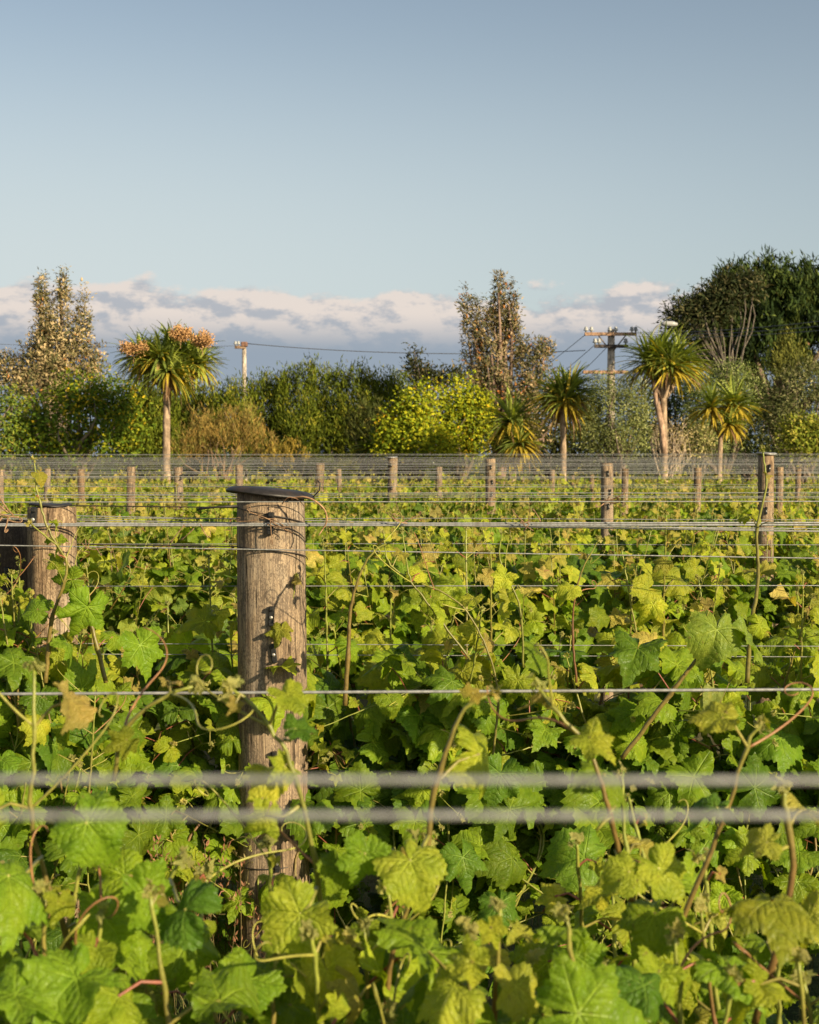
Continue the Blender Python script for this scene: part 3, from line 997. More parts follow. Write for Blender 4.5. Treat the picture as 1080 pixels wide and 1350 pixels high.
hero(C2, [(650, 1000), (655, 900), (610, 800), (520, 750), (505, 700)], 3.35, 0.034, 36, young=0.45, node=0.09, tend=0.6)
hero(C2, [(455, 930), (460, 850), (465, 790), (490, 730), (540, 705)], 3.3, 0.040, 37, young=0.35, node=0.09, tend=0.5, r0=0.0055)
hero(C2, [(620, 870), (560, 790), (540, 760), (530, 700)], 3.3, 0.036, 38, young=0.5, node=0.08, tend=0.5)
hero(D2, [(760, 900), (755, 820), (765, 760), (790, 710)], 3.35, 0.034, 39, young=0.5, node=0.09, tend=0.5)
hero(D2, [(690, 880), (685, 800), (660, 740), (662, 700)], 3.4, 0.034, 40, young=0.5, node=0.09, tend=0.5)
one_leaf(C2, C2, 610, 1130, 3.1, 0.085, (0.1, -0.8, 0.4), (-0.1, -0.1, -0.6), (0.12, 0.22, 0.018), 4)
one_leaf(D2, D2, 770, 1130, 3.0, 0.105, (0.2, -0.8, 0.5), (-0.6, -0.1, -0.4), (0.16, 0.27, 0.02), 3)
one_leaf(C2, C2, 660, 1190, 3.0, 0.075, (0.1, -0.7, 0.5), (0.2, -0.1, -0.6), (0.11, 0.21, 0.018), 6)
one_leaf(C2, C2, 660, 1020, 3.1, 0.080, (-0.1, -0.8, 0.4), (0.0, -0.1, -0.6), (0.12, 0.22, 0.018), 0)

# leafy shoots of the second row that lean over the left post
r_ = np.random.RandomState(77)
for q in range(20):
    x0 = r_.uniform(-60, 130); x1 = x0 + r_.uniform(-40, 40); yt = r_.uniform(775, 960)
    hero(B2, [(x0, yt + r_.uniform(150, 260)), ((x0 + x1) / 2, yt + 90), (x1, yt)], r_.uniform(3.12, 3.42), 0.062, 400 + q, young=0.02, tend=0.35, node=0.045, skip=0.0)
for q in range(18):
    x0 = r_.uniform(-60, 160); x1 = x0 + r_.uniform(-40, 40); yt = r_.uniform(940, 1130)
    hero(A2 if x0 < 20 else B2, [(x0, yt + r_.uniform(150, 240)), ((x0 + x1) / 2, yt + 90), (x1, yt)], r_.uniform(3.1, 3.4), 0.064, 500 + q, young=-0.05, tend=0.2, node=0.045, skip=0.0)
for q in range(5):
    x0 = r_.uniform(-20, 30); x1 = x0 + r_.uniform(-20, 20); yt = r_.uniform(700, 760)
    hero(A2, [(x0, yt + 190), ((x0 + x1) / 2, yt + 90), (x1, yt)], r_.uniform(3.2, 3.42), 0.048, 600 + q, young=0.1, tend=0.4, node=0.05, skip=0.0)

# ------------------------------------------------------------------ posts
def shaft(g_, x, y, z0, z1, r, lean=(0, 0), seed=0, k=40, rough=0.03, taper=0.92, slope=0.0):
    r_ = np.random.RandomState(seed)
    nz = 26
    th = np.arange(k) * 2 * math.pi / k
    prof = 1 + rough * 0.7 * np.sin(2 * th + r_.rand() * 6) + rough * 0.4 * np.sin(5 * th + r_.rand() * 6) + rough * 0.22 * r_.randn(k)
    V = []
    for q in range(nz):
        f = q / (nz - 1)
        z = z0 + (z1 - z0) * f
        rr = r * (1 + (taper - 1) * f) * prof * (1 + 0.004 * r_.randn(k))
        if q == nz - 1: rr = rr * 0.985
        V.append(np.stack([x + lean[0] * f + rr * np.cos(th), y + lean[1] * f + rr * np.sin(th), np.full(k, z) + slope * rr * np.cos(th) * max(0, f - 0.9) * 10 + (0.002 * r_.randn(k) if q == nz - 1 else 0)], -1))
    V = np.concatenate(V)
    i, j = np.meshgrid(np.arange(nz - 1), np.arange(k), indexing='ij')
    j2 = (j + 1) % k
    L = list(np.stack([i * k + j, i * k + j2, (i + 1) * k + j2, (i + 1) * k + j], -1).reshape(-1))
    N = [4] * ((nz - 1) * k)
    L += list(range((nz - 1) * k, nz * k)); N.append(k)
    g_.add(V, L, N)


def wire_clip(parent, p, s=1.0, tilt=0.0, org=(0, 0, 0)):
    """black plastic wire holder nailed to a post face that looks to -Y"""
    p = np.asarray(p) - np.asarray(org)
    c, s_ = math.cos(tilt), math.sin(tilt)
    rot = np.array([[c, 0, s_], [0, 1, 0], [-s_, 0, c]])
    g_ = Geo()
    g_.box(p + np.array([0, -0.004 * s, 0]), (0.013 * s, 0.009 * s, 0.046 * s), rot, bev=0.0018 * s)
    g_.box(p + rot @ np.array([0.0, -0.011 * s, 0.018 * s]), (0.0105 * s, 0.012 * s, 0.010 * s), rot, bev=0.0018 * s)
    g_.box(p + rot @ np.array([0.001, -0.0105 * s, -0.019 * s]), (0.0115 * s, 0.012 * s, 0.006 * s), rot, bev=0.0015 * s)
    o = g_.build('wire_clip', M_CLIP, parent, smooth=False)
    n = Geo()
    n.lathe([(0.0036 * s, 0.0), (0.0042 * s, 0.0010 * s), (0.0040 * s, 0.0022 * s), (0.002 * s, 0.0030 * s)], 12, p + rot @ np.array([0, -0.0085 * s, -0.003 * s]), axis=(0, -1, 0))
    n.build('nail', M_NAIL, o)


def dome_cap(parent, c, r, tilt, drop=0.012, org=(0, 0, 0), name='cap', mat=None, seed=0, thick=0.004):
    """dished round cap: shallow saucer with a turned-down, slightly battered rim"""
    r_ = np.random.RandomState(seed)
    k = 48
    th = np.arange(k) * 2 * math.pi / k
    wob = 1 + 0.012 * np.sin(3 * th + 1) + 0.008 * np.sin(7 * th) + 0.006 * r_.randn(k)
    prof = [(0.02, 0.0), (0.55, -0.0015), (0.85, -drop * 0.35), (0.97, -drop * 0.75), (1.0, -drop), (0.985, -drop - thick * 0.8), (0.95, -drop * 0.8 - thick), (0.8, -drop * 0.45 - thick), (0.02, -thick * 1.4)]
    V = []
    for q, z in prof:
        V.append(np.stack([r * q * wob * np.cos(th), r * q * wob * np.sin(th), z + 0.0025 * q * q * np.sin(2 * th + 0.7) + 0 * th], -1))
    V = np.concatenate(V)
    rx, ry = tilt
    Mx = np.array(Matrix.Rotation(rx, 3, 'X')) @ np.array(Matrix.Rotation(ry, 3, 'Y'))
    V = V @ Mx.T + (np.asarray(c) - np.asarray(org))
    n = len(prof)
    i, j = np.meshgrid(np.arange(n - 1), np.arange(k), indexing='ij')
    j2 = (j + 1) % k
    L = list(np.stack([i * k + j2, i * k + j, (i + 1) * k + j, (i + 1) * k + j2], -1).reshape(-1)); N = [4] * ((n - 1) * k)
    L += list(range(k)); N.append(k); L += list(range((n - 1) * k, n * k))[::-1]; N.append(k)
    g_ = Geo(); g_.add(V, L, N)
    return g_.build(name, mat or M_CAP, parent)


# main capped post
D_MAIN = 3.50
pt = P(356, 652, D_MAIN)
Rm = 45.5 / FPX * D_MAIN
post = thing('vineyard_post', 'thick weathered timber post with a tilted black cap, standing clear in front of the vines', 'post', (pt[0] + 0.006, D_MAIN + Rm, 0))
g_ = Geo()
shaft(g_, 0, 0, -0.3, pt[2] + 0.005, Rm * 1.09, (-0.012, 0), seed=2, k=72, rough=0.018, taper=0.915, slope=-0.084)
g_.build('shaft', M_POST, post)
po = np.array(post.location)
cc = P(356, 643, D_MAIN + Rm)
dome_cap(post, cc + np.array([0, 0, 0.001]), 59 / FPX * (D_MAIN + Rm), (R(-2.4), R(4.8)), drop=0.017, org=po, seed=3)
yf = D_MAIN + 0.0015
for (px, py, tl) in ((357, 690, 0.06), (358, 812, 0.05), (361, 861, -0.12), (362, 1003, 0.0), (366, 1136, 0.05)):
    wire_clip(post, P(px, py, yf - 0.002), 1.0 if py > 700 else 1.15, tl, po)
sg = Geo()
pp = P(388, 648, D_MAIN + 0.02) - po
sg.tube([pp + np.array([0.045, -0.02, -0.012]), pp + np.array([0.06, -0.03, 0.003]), pp + np.array([0.062, -0.03, 0.02]), pp + np.array([0.056, -0.03, 0.026])], 0.0016, 6, (0.05, 0.04, 0.03))
sg.build('staple', M_CLIP, post)

# left post
D_L = 3.5
pt2 = P(61, 670, D_L)
RL = 32 / FPX * D_L
post2 = thing('vineyard_post', 'weathered grey-brown post with a small flat dark cap, half hidden by vine leaves at left', 'post', (pt2[0], D_L + RL, 0))
g_ = Geo(); shaft(g_, 0, 0, -0.3, pt2[2], RL * 1.03, (0.0, 0), seed=7, k=56, rough=0.03, taper=0.96); g_.build('shaft', M_POST, post2)
po2 = np.array(post2.location)
dome_cap(post2, np.array([po2[0] - 0.004, po2[1], pt2[2] + 0.0105]), RL * 0.88, (R(-1.0), R(0.8)), drop=0.004, org=po2, seed=5)
wire_clip(post2, P(45, 683, D_L - 0.001), 1.1, 0.1, po2)

# darker post beside it, its shade painted into the timber colour
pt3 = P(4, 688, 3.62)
post3 = thing('vineyard_post', 'post toned dark as if in the shade, partly cut by the frame beside the small-capped post', 'post', (pt3[0], 3.70, 0))
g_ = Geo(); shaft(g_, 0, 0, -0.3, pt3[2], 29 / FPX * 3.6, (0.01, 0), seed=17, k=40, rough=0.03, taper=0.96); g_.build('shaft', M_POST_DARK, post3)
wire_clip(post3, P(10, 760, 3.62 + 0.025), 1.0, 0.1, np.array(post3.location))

# posts of the rows behind: (px centre, px top, px width, depth, label, cap)
far_posts = [
    (1013, 600, 21, 8.2, 'timber post with a round pale metal cap, right of the other distant posts', 'pale'),
    (803, 611, 17, 10.6, 'stout bare post with dark knots standing between the two tall cabbage tree trunks', None),
    (648, 605, 14, 13.0, 'grey post with a shaded left side below the low cabbage tree', None),
    (515, 604, 13.5, 15.4, 'timber post with a small flat cap in front of the yellow green bush', 'small'),
    (415, 611, 12, 16.0, 'lit timber post just right of the capped post, rising over the wires', None),
    (316, 613, 10, 15.4, 'distant post showing just above the big black cap', None),
    (240, 616, 12, 11.0, 'round-topped post below and right of the flowering cabbage tree trunk', None),
    (167, 616, 11.5, 11.0, 'post with dark nail marks left of the flowering cabbage tree trunk', None),
    (107, 619, 9.5, 13.0, 'slim post, second whole one from the left in the distant line', None),
    (54, 618, 8.5, 13.0, 'slim post beside the tall young shoot at the far left', None),
    (2, 619, 10, 13.1, 'distant post cut by the left edge of the view', None),
    (451, 618, 6.5, 20.2, 'small far post just right of the lit timber post', None),
    (442, 628, 5, 22.6, 'tiny short far post in the gap left of the small far post', None),
    (578, 616, 9, 17.8, 'short pale post between the flat-capped post and the grey shaded post', None),
    (725, 620, 7.5, 17.8, 'thin pale post left of the middle cabbage tree trunk', None),
    (757, 627, 5, 22.6, 'very thin far post right of the middle cabbage tree trunk', None),
    (820, 618, 9, 13.0, 'slim post close behind the stout knotted post, on its right', None),
    (917, 617, 10, 13.0, 'pale post standing alone between the double trunk and the pale-capped post', None),
    (1027, 616, 10, 13.0, 'light grey post tucked right behind the pale-capped post', None),
    (1052, 618, 7.5, 15.4, 'thin far post nearest the right edge', None),
    (690, 629, 5, 22.6, 'tiny far post under the low cabbage tree', None),
    (782, 626, 6, 20.2, 'small far post left of the stout knotted post', None),
]
for q, (px, py, w, d, lab, cap) in enumerate(far_posts):
    p = P(px, py, d); r0 = w / 2 / FPX * d
    t = thing('vineyard_post', lab, 'post', (p[0], d + r0, 0), group='distant vineyard posts')
    g_ = Geo(); shaft(g_, 0, 0, -0.2, p[2], r0 * 1.03, (rng.randn() * 0.03, 0), seed=50 + q, k=20, rough=0.03, taper=0.95)
    g_.build('shaft', M_POST, t)
    if cap == 'pale':
        dome_cap(t, (0, 0, p[2] + 0.016), r0 * 1.28, (R(0), R(1.5)), drop=0.006, mat=M_WIRE, seed=q, thick=0.008)
    if cap == 'small':
        dome_cap(t, (0, 0, p[2] + 0.016), r0 * 1.35, (R(0), R(-1)), drop=0.004, mat=M_WIRE, seed=q, thick=0.010)
    if w > 11.5:
        zs = (0.07, 0.20, 0.30)
        for z in zs:
            wire_clip(t, (rng.uniform(-0.3, 0.3) * r0, -r0 - 0.001, p[2] - z), 0.9, rng.randn() * 0.1)

# ------------------------------------------------------------------ wires
def wire(pts, r, label, group, k=6, sleeve=None):
    pts = np.asarray(pts, float)
    mid = pts[len(pts) // 2].copy()
    g_ = Geo(); g_.tube(pts, r, k)
    o = g_.build('trellis_wire', M_WIRE, None, mid)
    props(o, label, 'wire', group)
    return o


def hwire(py0, py1, d, label, group, r=0.00125, ext=1.6, k=6, bow=0.0, d1=None):
    """wire running along a row: photo heights py0 at the left edge, py1 at the right"""
    d1 = d1 or d
    a, b = P(0, py0, d), P(1080, py1, d1)
    u = (b - a)
    a2, b2 = a - u * ext / max(1, np.linalg.norm(u)) , b + u * ext / max(1, np.linalg.norm(u))
    f = np.linspace(0, 1, 25)[:, None]
    p = a2 + (b2 - a2) * f
    p[:, 2] -= bow * 4 * (f[:, 0] * (1 - f[:, 0]))
    return wire(p, r, label, group, k)


hwire(1027, 1029, 0.34, 'thick blurred wire across the foreground, upper of the close pair', None, 0.00082, 0.5, 10)
hwire(1075, 1075, 0.34, 'thick blurred wire across the foreground, lower of the close pair', None, 0.00082, 0.5, 10)
hwire(915, 909, 1.75, 'single clean wire across the middle of the foliage, above the blurred pair', None, 0.00175, 1.0, 8)
G2 = 'wires strapped past the capped post'
d2 = D_MAIN - 0.012
hwire(691, 689, d2, 'topmost thick strand of the wire bundle crossing the capped post', G2, 0.0022)
hwire(693, 692, d2 - 0.006, 'main middle strand of the wire bundle crossing the capped post', G2, 0.0024)
hwire(688, 697, d2 + 0.2, 'thin strand running through the back of the wire bundle', G2, 0.0014)
hwire(684, 701, d2 + 0.2, 'thin strand that slants below the wire bundle to the right', G2, 0.0013)
hwire(678, 700, d2 + 0.19, 'loose strand above the wire bundle between the two near posts', G2, 0.0012)
hwire(719, 736, d2 - 0.002, 'single wire a hand below the bundle, sloping down to the right', G2, 0.0014)
hwire(662, 661, d2 - 0.003, 'single wire just under the black cap of the post', G2, 0.0013)
hwire(773, 772, D_MAIN + 0.2, 'wire through the leaves at the height of the post middle', G2, 0.0012)
hwire(848, 852, D_MAIN + 0.2, 'thin wire behind the lower clips of the post, upper', G2, 0.0010)
hwire(862, 866, D_MAIN + 0.22, 'thin wire behind the lower clips of the post, lower', G2, 0.0010)
hwire(1142, 1150, D_MAIN + 0.19, 'low fruiting wire behind the foot of the capped post', G2, 0.0014)
hwire(1165, 1158, D_MAIN + 0.30, 'lowest wire in the shade of the vines', G2, 0.0012)
# bent tie wires around the main post
def tie(pyl, pyr, sag, label, r=0.0014, gap=0.0022):
    o = np.array([post.location[0] - 0.010, post.location[1]])
    pts = []
    for a in np.linspace(R(205), R(365), 30):
        f = (a - R(205)) / R(160)
        base = P(356, pyl + (pyr - pyl) * f, D_MAIN)[2]
        rr = Rm * 1.03 + gap
        pts.append([o[0] + rr * math.cos(a), o[1] + rr * math.sin(a), base - sag * f ** 3])
    pts = np.array(pts)
    ext = np.array([[-0.9, pts[0][1] + 0.0, pts[0][2] + 0.003]])
    pts = np.concatenate([np.linspace([pts[0][0] - 0.5, pts[0][1] + 0.05, pts[0][2] + 0.004], pts[0], 6)[:-1], pts])
    g_ = Geo(); g_.tube(pts, r, 6, (0.05, 0.04, 0.035))
    ob = g_.build('tie_wire', M_CAP, None, pts[0])
    props(ob, label, 'wire')
tie(722, 728, 0.022, 'dark wire wrapped round the capped post a hand below its top clip')
tie(670, 690, 0.012, 'dark wire bent round the capped post beside its top clip')
tie(1148, 1142, 0.0, 'dark wire tied round the foot of the capped post')

# far rows
offs = [0.150, 0.158, 0.168, 0.24, 0.345]
for k, d in enumerate(ROWS[2:]):
    row = k + 3
    o_ = list(offs)
    if k >= 1: o_ = [0.048, 0.11, 0.15, 0.165, 0.20]
    if k >= 4: o_ = [0.03, 0.07, 0.12, 0.165, 0.22]
    if k >= 7: o_ = [-0.01, 0.08, 0.16, 0.26]
    r_ = np.random.RandomState(700 + k)
    half = 0.27 * d + 2.0
    for h in o_:
        z0 = EYE - h + r_.randn() * 0.006; z1 = z0 + r_.randn() * 0.012
        yy = d - 0.06 * r_.choice([-1, 1]) - 0.01
        n = 20
        f = np.linspace(0, 1, n)
        p = np.stack([-half + 2 * half * f, np.full(n, yy), z0 + (z1 - z0) * f - 0.004 * np.abs(np.sin(f * half * 0.9 * 3 + r_.rand() * 3))], -1)
        wire(p, 0.0014 if k < 2 else 0.0015, f'taut wire of the {ORD[row-1]} row back, one of its stacked strands', f'wires of the {ORD[row-1]} row', 4)

# black sleeve on a wire left of the main post
g_ = Geo(); a, b = P(262, 671, 3.49), P(313, 667, 3.49)
g_.tube([a, (a + b) / 2 + np.array([0, 0, 0.0012]), b], 0.0024, 8)
props(g_.build('wire_sleeve', M_CAP, None, a), 'short black tube over a wire touching the left side of the capped post', 'sleeve')

# dried tendrils
def dry(name_label, starts, seed, r=0.0014, length=(0.06, 0.12), n=4):
    r_ = np.random.RandomState(seed)
    p0 = P(*starts)
    g_ = Geo()
    for q in range(n):
        tendril(g_, p0 + r_.randn(3) * np.array([0.012, 0.003, 0.006]), np.array([r_.randn(), -0.15, r_.randn() * 0.6]), r_.uniform(*length), r_, r0=r,
                col=np.array([0.25, 0.15, 0.085]) * r_.uniform(0.6, 1.3), curl=r_.uniform(0.8, 2.6))
    props(g_.build('dry_tendril', M_DRY, None, p0), name_label, 'tendril')


dry('dried brown tendrils tangled around the top clip of the capped post', (350, 684, 3.475), 3, n=7)
dry('dry curl hanging off the wire bundle right of the capped post', (530, 690, 3.47), 5, n=5, length=(0.04, 0.09))
dry('dark knot of dead tendril on the wire bundle at mid right', (700, 691, 3.46), 6, n=6, length=(0.03, 0.06))
dry('dead tendril wound along the sloping wire near the left post', (115, 722, 3.46), 7, n=7, length=(0.03, 0.07))
dry('dry curl under the wires midway between the near posts', (255, 690, 3.46), 8, n=3, length=(0.05, 0.10))
dry('dead tendril cluster on the wires in front of the stout knotted post', (800, 662, 5.9), 10, n=8, r=0.0028, length=(0.06, 0.12))
dry('brown withered curl on the wire left of the left post clip', (12, 680, 3.2), 11, n=8, r=0.002)
# large ring tendril at the right of the cap
g_ = Geo()
rp = smooth_path([P(385, 657, 3.47), P(400, 655, 3.45), P(415, 660, 3.44), P(428, 672, 3.44), P(431, 686, 3.44), P(426, 697, 3.45), P(420, 706, 3.45)], 30)
g_.tube(rp, np.linspace(0.0022, 0.0014, 30), 7, (0.42, 0.24, 0.13))
rp = smooth_path([P(372, 664, 3.47), P(380, 656, 3.455), P(392, 658, 3.46), P(402, 668, 3.47)], 20)
g_.tube(rp, np.linspace(0.0014, 0.0009, 20), 6, (0.22, 0.12, 0.07))
props(g_.build('dry_tendril', M_DRY, None, P(385, 657, 3.47)), 'tan hooked tendril curling out below the right rim of the black cap', 'tendril')
# pale paper label / tag low left
g_ = Geo()
pc = P(77, 1160, 3.30)
g_.box(pc, (0.018, 0.0012, 0.026), np.array(Matrix.Rotation(0.1, 3, 'Y')), col=(0.62, 0.50, 0.38), bev=0.0004)
props(g_.build('plant_tag', M_BUD, None, pc), 'small pale blank tag among the stems at the lower left', 'tag')

# ------------------------------------------------------------------ grass
def blade_tpl(n=4):
    V, L, N = [], [], []
    for q in range(n + 1):
        f = q / n
        w = 0.5 * (1 - f) ** 0.7
        V += [[-w, f * 0.95, 0.35 * f * f], [w, f * 0.95, 0.35 * f * f]]
    for q in range(n):
        L += [2 * q, 2 * q + 1, 2 * q + 3, 2 * q + 2]; N.append(4)
    return (np.array(V), np.array(L), np.array(N), np.zeros((len(L), 2)), None)


BL = blade_tpl()


def grass_patch(x0, x1, y0, y1, n, h, rng, cols, w=0.004):
    g_ = Geo()
    t = np.stack([rng.uniform(x0, x1, n), rng.uniform(y0, y1, n), np.zeros(n)], -1)
    tip = norm(np.stack([rng.randn(n) * 0.35, rng.randn(n) * 0.35, np.ones(n)], -1))
    nr = norm(np.stack([rng.randn(n), rng.randn(n), 0.1 * rng.randn(n)], -1))
    F = frames(nr, tip)
    hh = rng.uniform(0.4, 1.0, n) * h
    sc = np.stack([np.full(n, w), hh, hh], -1)
    # anisotropic scale: apply before rotation through the columns
    Fm = F * sc[:, None, :]
    c = cols[rng.randint(0, len(cols), n)] * rng.uniform(0.7, 1.3, (n, 1))
    g_.inst(BL, Fm, t, np.ones(n), c)
    return g_


rg = np.random.RandomState(9)
GC = np.array([[0.05, 0.09, 0.02], [0.08, 0.12, 0.03], [0.12, 0.13, 0.04], [0.16, 0.13, 0.06]])
g_ = grass_patch(-2.5, 2.5, 0.9, 3.0, 14000, 0.20, rg, GC)
geo_extend(g_, grass_patch(-3.2, 3.2, 3.0, 7.5, 16000, 0.24, rg, GC))
props(g_.build('grass', M_GRASS), 'short green grass between the vine rows', 'grass', kind='stuff')

# tall seeding grass by the main post
g_ = grass_patch(-0.72, -0.36, 3.35, 3.75, 420, 0.72, rg, np.array([[0.10, 0.15, 0.03], [0.20, 0.17, 0.06], [0.09, 0.11, 0.03]]), 0.0035)
DI = (np.array([[0, 0, 0], [0.5, 0.4, 0.08], [0, 1, 0], [-0.5, 0.4, 0.08]]), np.array([0, 1, 2, 3]), np.array([4]), np.zeros((4, 2)), None)
for q in range(80):
    x, y = rg.uniform(-0.72, -0.36), rg.uniform(3.35, 3.75)
    top = np.array([x + rg.randn() * 0.05, y + rg.randn() * 0.04, rg.uniform(0.50, 0.86)])
    ptsg = smooth_path([[x, y, 0], [x, y, top[2] * 0.6], top, top + np.array([rg.randn() * 0.03, rg.randn() * 0.03, 0.03])], 8)
    g_.tube(ptsg, 0.0009, 3, (0.20, 0.16, 0.07), cap=False)
    m = 22
    f = rg.uniform(0, 1, m)
    tt = top + np.stack([rg.randn(m) * 0.006, rg.randn(m) * 0.006, -0.09 + f * 0.12], -1)
    c = np.array([0.36, 0.17, 0.10]) if rg.rand() < 0.7 else np.array([0.34, 0.27, 0.13])
    F = frames(norm(rg.randn(m, 3)), norm(rg.randn(m, 3) * 0.4 + [0, 0, 1]))
    Fm = F * np.stack([np.full(m, 0.005), np.full(m, 0.016), np.full(m, 0.01)], -1)[:, None, :]
    g_.inst(DI, Fm, tt, np.ones(m), np.tile(c, (m, 1)) * rg.uniform(0.7, 1.3, (m, 1)))
props(g_.build('seeding_grass', M_GRASS), 'tall seeding grass with reddish heads at the foot of the capped post', 'grass', kind='stuff')

# ------------------------------------------------------------------ trees
def quads(g_, pos, tip, nrm, ln, wd, col, T=DI):
    F = frames(norm(nrm), norm(tip))
    n = len(pos)
    sc = np.stack([np.broadcast_to(wd, (n,)), np.broadcast_to(ln, (n,)), np.broadcast_to(ln, (n,))], -1)
    g_.inst(T, F * sc[:, None, :], pos, np.ones(n), np.clip(col, 0.005, 0.9))


def palette(pal, n, r_, jit=0.2):
    w = np.array([p[0] for p in pal], float); w /= w.sum()
    c = np.array([p[1] for p in pal])[r_.choice(len(pal), n, p=w)]
    return c * (1 + jit * r_.randn(n, 1)).clip(0.5, 1.7)


def crown(blobs, d, nclump, per, cr, ll, lw, pal, r_, up=0.3, depth=0.8, shell=0.55, tuft=False, jit=0.2, bright=np.array([1.35, 1.30, 0.95])):
    """blobs: (px,py,rx,ry) ovals; clumps of leaves spread through their volume, fuller near the skin"""
    g_ = Geo()
    area = np.array([b[2] * b[3] for b in blobs], float)
    area = area ** 0.8
    pick = r_.choice(len(blobs), nclump, p=area / area.sum())
    u = norm(r_.randn(nclump, 3))
    rad = (shell + (1.08 - shell) * r_.rand(nclump)) ** 0.8
    px = d / FPX
    C = []
    for q in range(nclump):
        b = blobs[pick[q]]
        c = P(b[0], b[1], d + (b[4] if len(b) > 4 else 0))
        C.append(c + u[q] * rad[q] * np.array([b[2] * px, min(b[2], b[3] * 1.3) * px * depth, b[3] * px]))
    C = np.array(C)
    outw = u.copy()
    n = nclump * per
    ci = np.repeat(np.arange(nclump), per)
    off = r_.randn(n, 3) * cr * 0.55
    if tuft:
        off = np.abs(r_.rand(n))[:, None] * (outw[ci] * 0.5 + np.array([0, 0, 0.9])) * cr + r_.randn(n, 3) * cr * 0.18
    pos = C[ci] + off
    if tuft:
        tip = norm(outw[ci] * 0.35 + np.array([0, 0, 1.0]) + r_.randn(n, 3) * 0.35)
        nr = outw[ci] * 0.8 + np.array([0.3, -0.5, 0.1]) + r_.randn(n, 3) * 0.7
    else:
        tip = norm(off + outw[ci] * 0.4 * cr + np.array([0, 0, up * cr]) + r_.randn(n, 3) * cr * 0.3)
        nr = norm(outw[ci] * 0.9 + np.array([0.15, -0.2, 0.4]) + r_.randn(n, 3) * 0.6)
    cl_col = palette(pal, nclump, r_, jit)
    ind = palette(pal, n, r_, jit)
    mixf = (r_.rand(n, 1) < 0.35)
    col = np.where(mixf, ind, cl_col[ci]) * bright
    quads(g_, pos, tip, nr, ll * r_.uniform(0.6, 1.3, n), lw * r_.uniform(0.7, 1.2, n), col)
    return g_, C


def limbs(g_, base, targets, r0, r_, col, n=8, k=7, fork=0.35, thin=0.6):
    """trunk from the base, forking to reach each target"""
    base = np.asarray(base, float)
    ctr = np.mean(targets, axis=0)
    f0 = base + (ctr - base) * fork + np.array([r_.randn() * 0.05, r_.randn() * 0.05, 0])
    g_.tube(smooth_path([base, base + (f0 - base) * 0.5 + r_.randn(3) * [0.04, 0.04, 0], f0], 8), np.linspace(r0, r0 * 0.75, 8), k + 2, col)
    for t in targets:
        a = f0 + (t - f0) * 0.35 + r_.randn(3) * 0.12 + np.array([0, 0, 0.1])
        b = f0 + (t - f0) * 0.7 + r_.randn(3) * 0.15
        g_.tube(smooth_path([f0, a, b, t], n), np.linspace(r0 * thin, r0 * 0.09, n), k, col)


def tree(name, label, cat, px, d, blobs, nclump, per, cr, ll, lw, pal, seed, ntarget=14, trunk_r=0.12, bark=(0.20, 0.15, 0.11), group=None, extra=None, fork=0.35, thin=0.6, **kw):
    r_ = np.random.RandomState(seed)
    b0 = P(px, 600, d); base = np.array([b0[0], d, 0.0])
    t = thing(name, label, cat, base, group=group)
    cg, C = crown(blobs, d, nclump, per, cr, ll, lw, pal, r_, **kw)
    tg = Geo()
    idx = r_.choice(len(C), min(ntarget, len(C)), replace=False)
    limbs(tg, base - np.array([0, 0, 0.1]), C[idx], trunk_r, r_, bark, fork=fork, thin=thin)
    tg.build('trunk', M_TRUNK, t, base)
    cg.build('crown', M_TREE, t, base)
    if extra is not None:
        extra(t, base, C, r_)
    return t


def cones(col, size, n, name='flower_cone', ymin=None):
    def f(t, base, C, r_):
        Cs = C[np.argsort(-C[:, 2])][: int(len(C) * 0.9)]
        for q in r_.choice(len(Cs), n, replace=False):
            p = Cs[q] + np.array([0, -0.1, size * 0.7])
            cc = np.array(col) * r_.uniform(0.7, 1.2)
            g_ = Geo()
            g_.lathe([(size * 0.12, 0), (size * 0.42, size * 0.3), (size * 0.46, size * 0.8), (size * 0.34, size * 1.3), (size * 0.08, size * 1.6)], 8, p, cc)
            g_.build(name, M_BUD, t, base)
    return f


BANK = [(6, (0.085, 0.085, 0.045)), (4, (0.16, 0.135, 0.080)), (4, (0.30, 0.23, 0.155)), (2, (0.42, 0.32, 0.22)), (0.4, (0.30, 0.13, 0.05))]
BANK2 = [(6, (0.065, 0.070, 0.035)), (4, (0.13, 0.11, 0.065)), (2.5, (0.24, 0.19, 0.13)), (1.0, (0.34, 0.26, 0.18)), (0.4, (0.30, 0.12, 0.04))]

tree('banksia_tree', 'tall pale banksia with three ragged spires at the far left', 'tree', 80, 43,
     [(56, 420, 10, 55), (55, 385, 6, 24), (83, 400, 7, 46), (84, 380, 5, 30), (110, 425, 8, 50), (68, 430, 9, 40), (98, 440, 9, 36), (82, 460, 42, 55), (60, 470, 40, 40), (120, 480, 22, 35), (15, 500, 30, 32), (5, 480, 14, 24), (40, 490, 30, 36), (75, 510, 64, 38)],
     1500, 11, 0.13, 0.12, 0.045, BANK, 1, bright=np.array([1.45, 1.42, 1.15]), ntarget=34, trunk_r=0.16, up=0.7, shell=0.25, extra=cones((0.52, 0.38, 0.22), 0.075, 30))
tree('leafy_shrub', 'broad green shrub flecked with yellow leaves, below the pale banksia', 'shrub', 100, 39,
     [(95, 560, 60, 55), (145, 560, 45, 48), (60, 575, 50, 45), (110, 520, 35, 32), (150, 520, 30, 30), (30, 570, 30, 45)],
     620, 18, 0.26, 0.12, 0.06, [(6, (0.075, 0.125, 0.018)), (5, (0.13, 0.17, 0.02)), (2, (0.24, 0.24, 0.02)), (0.5, (0.50, 0.36, 0.03))], 2, ntarget=26, bark=(0.22, 0.17, 0.11))
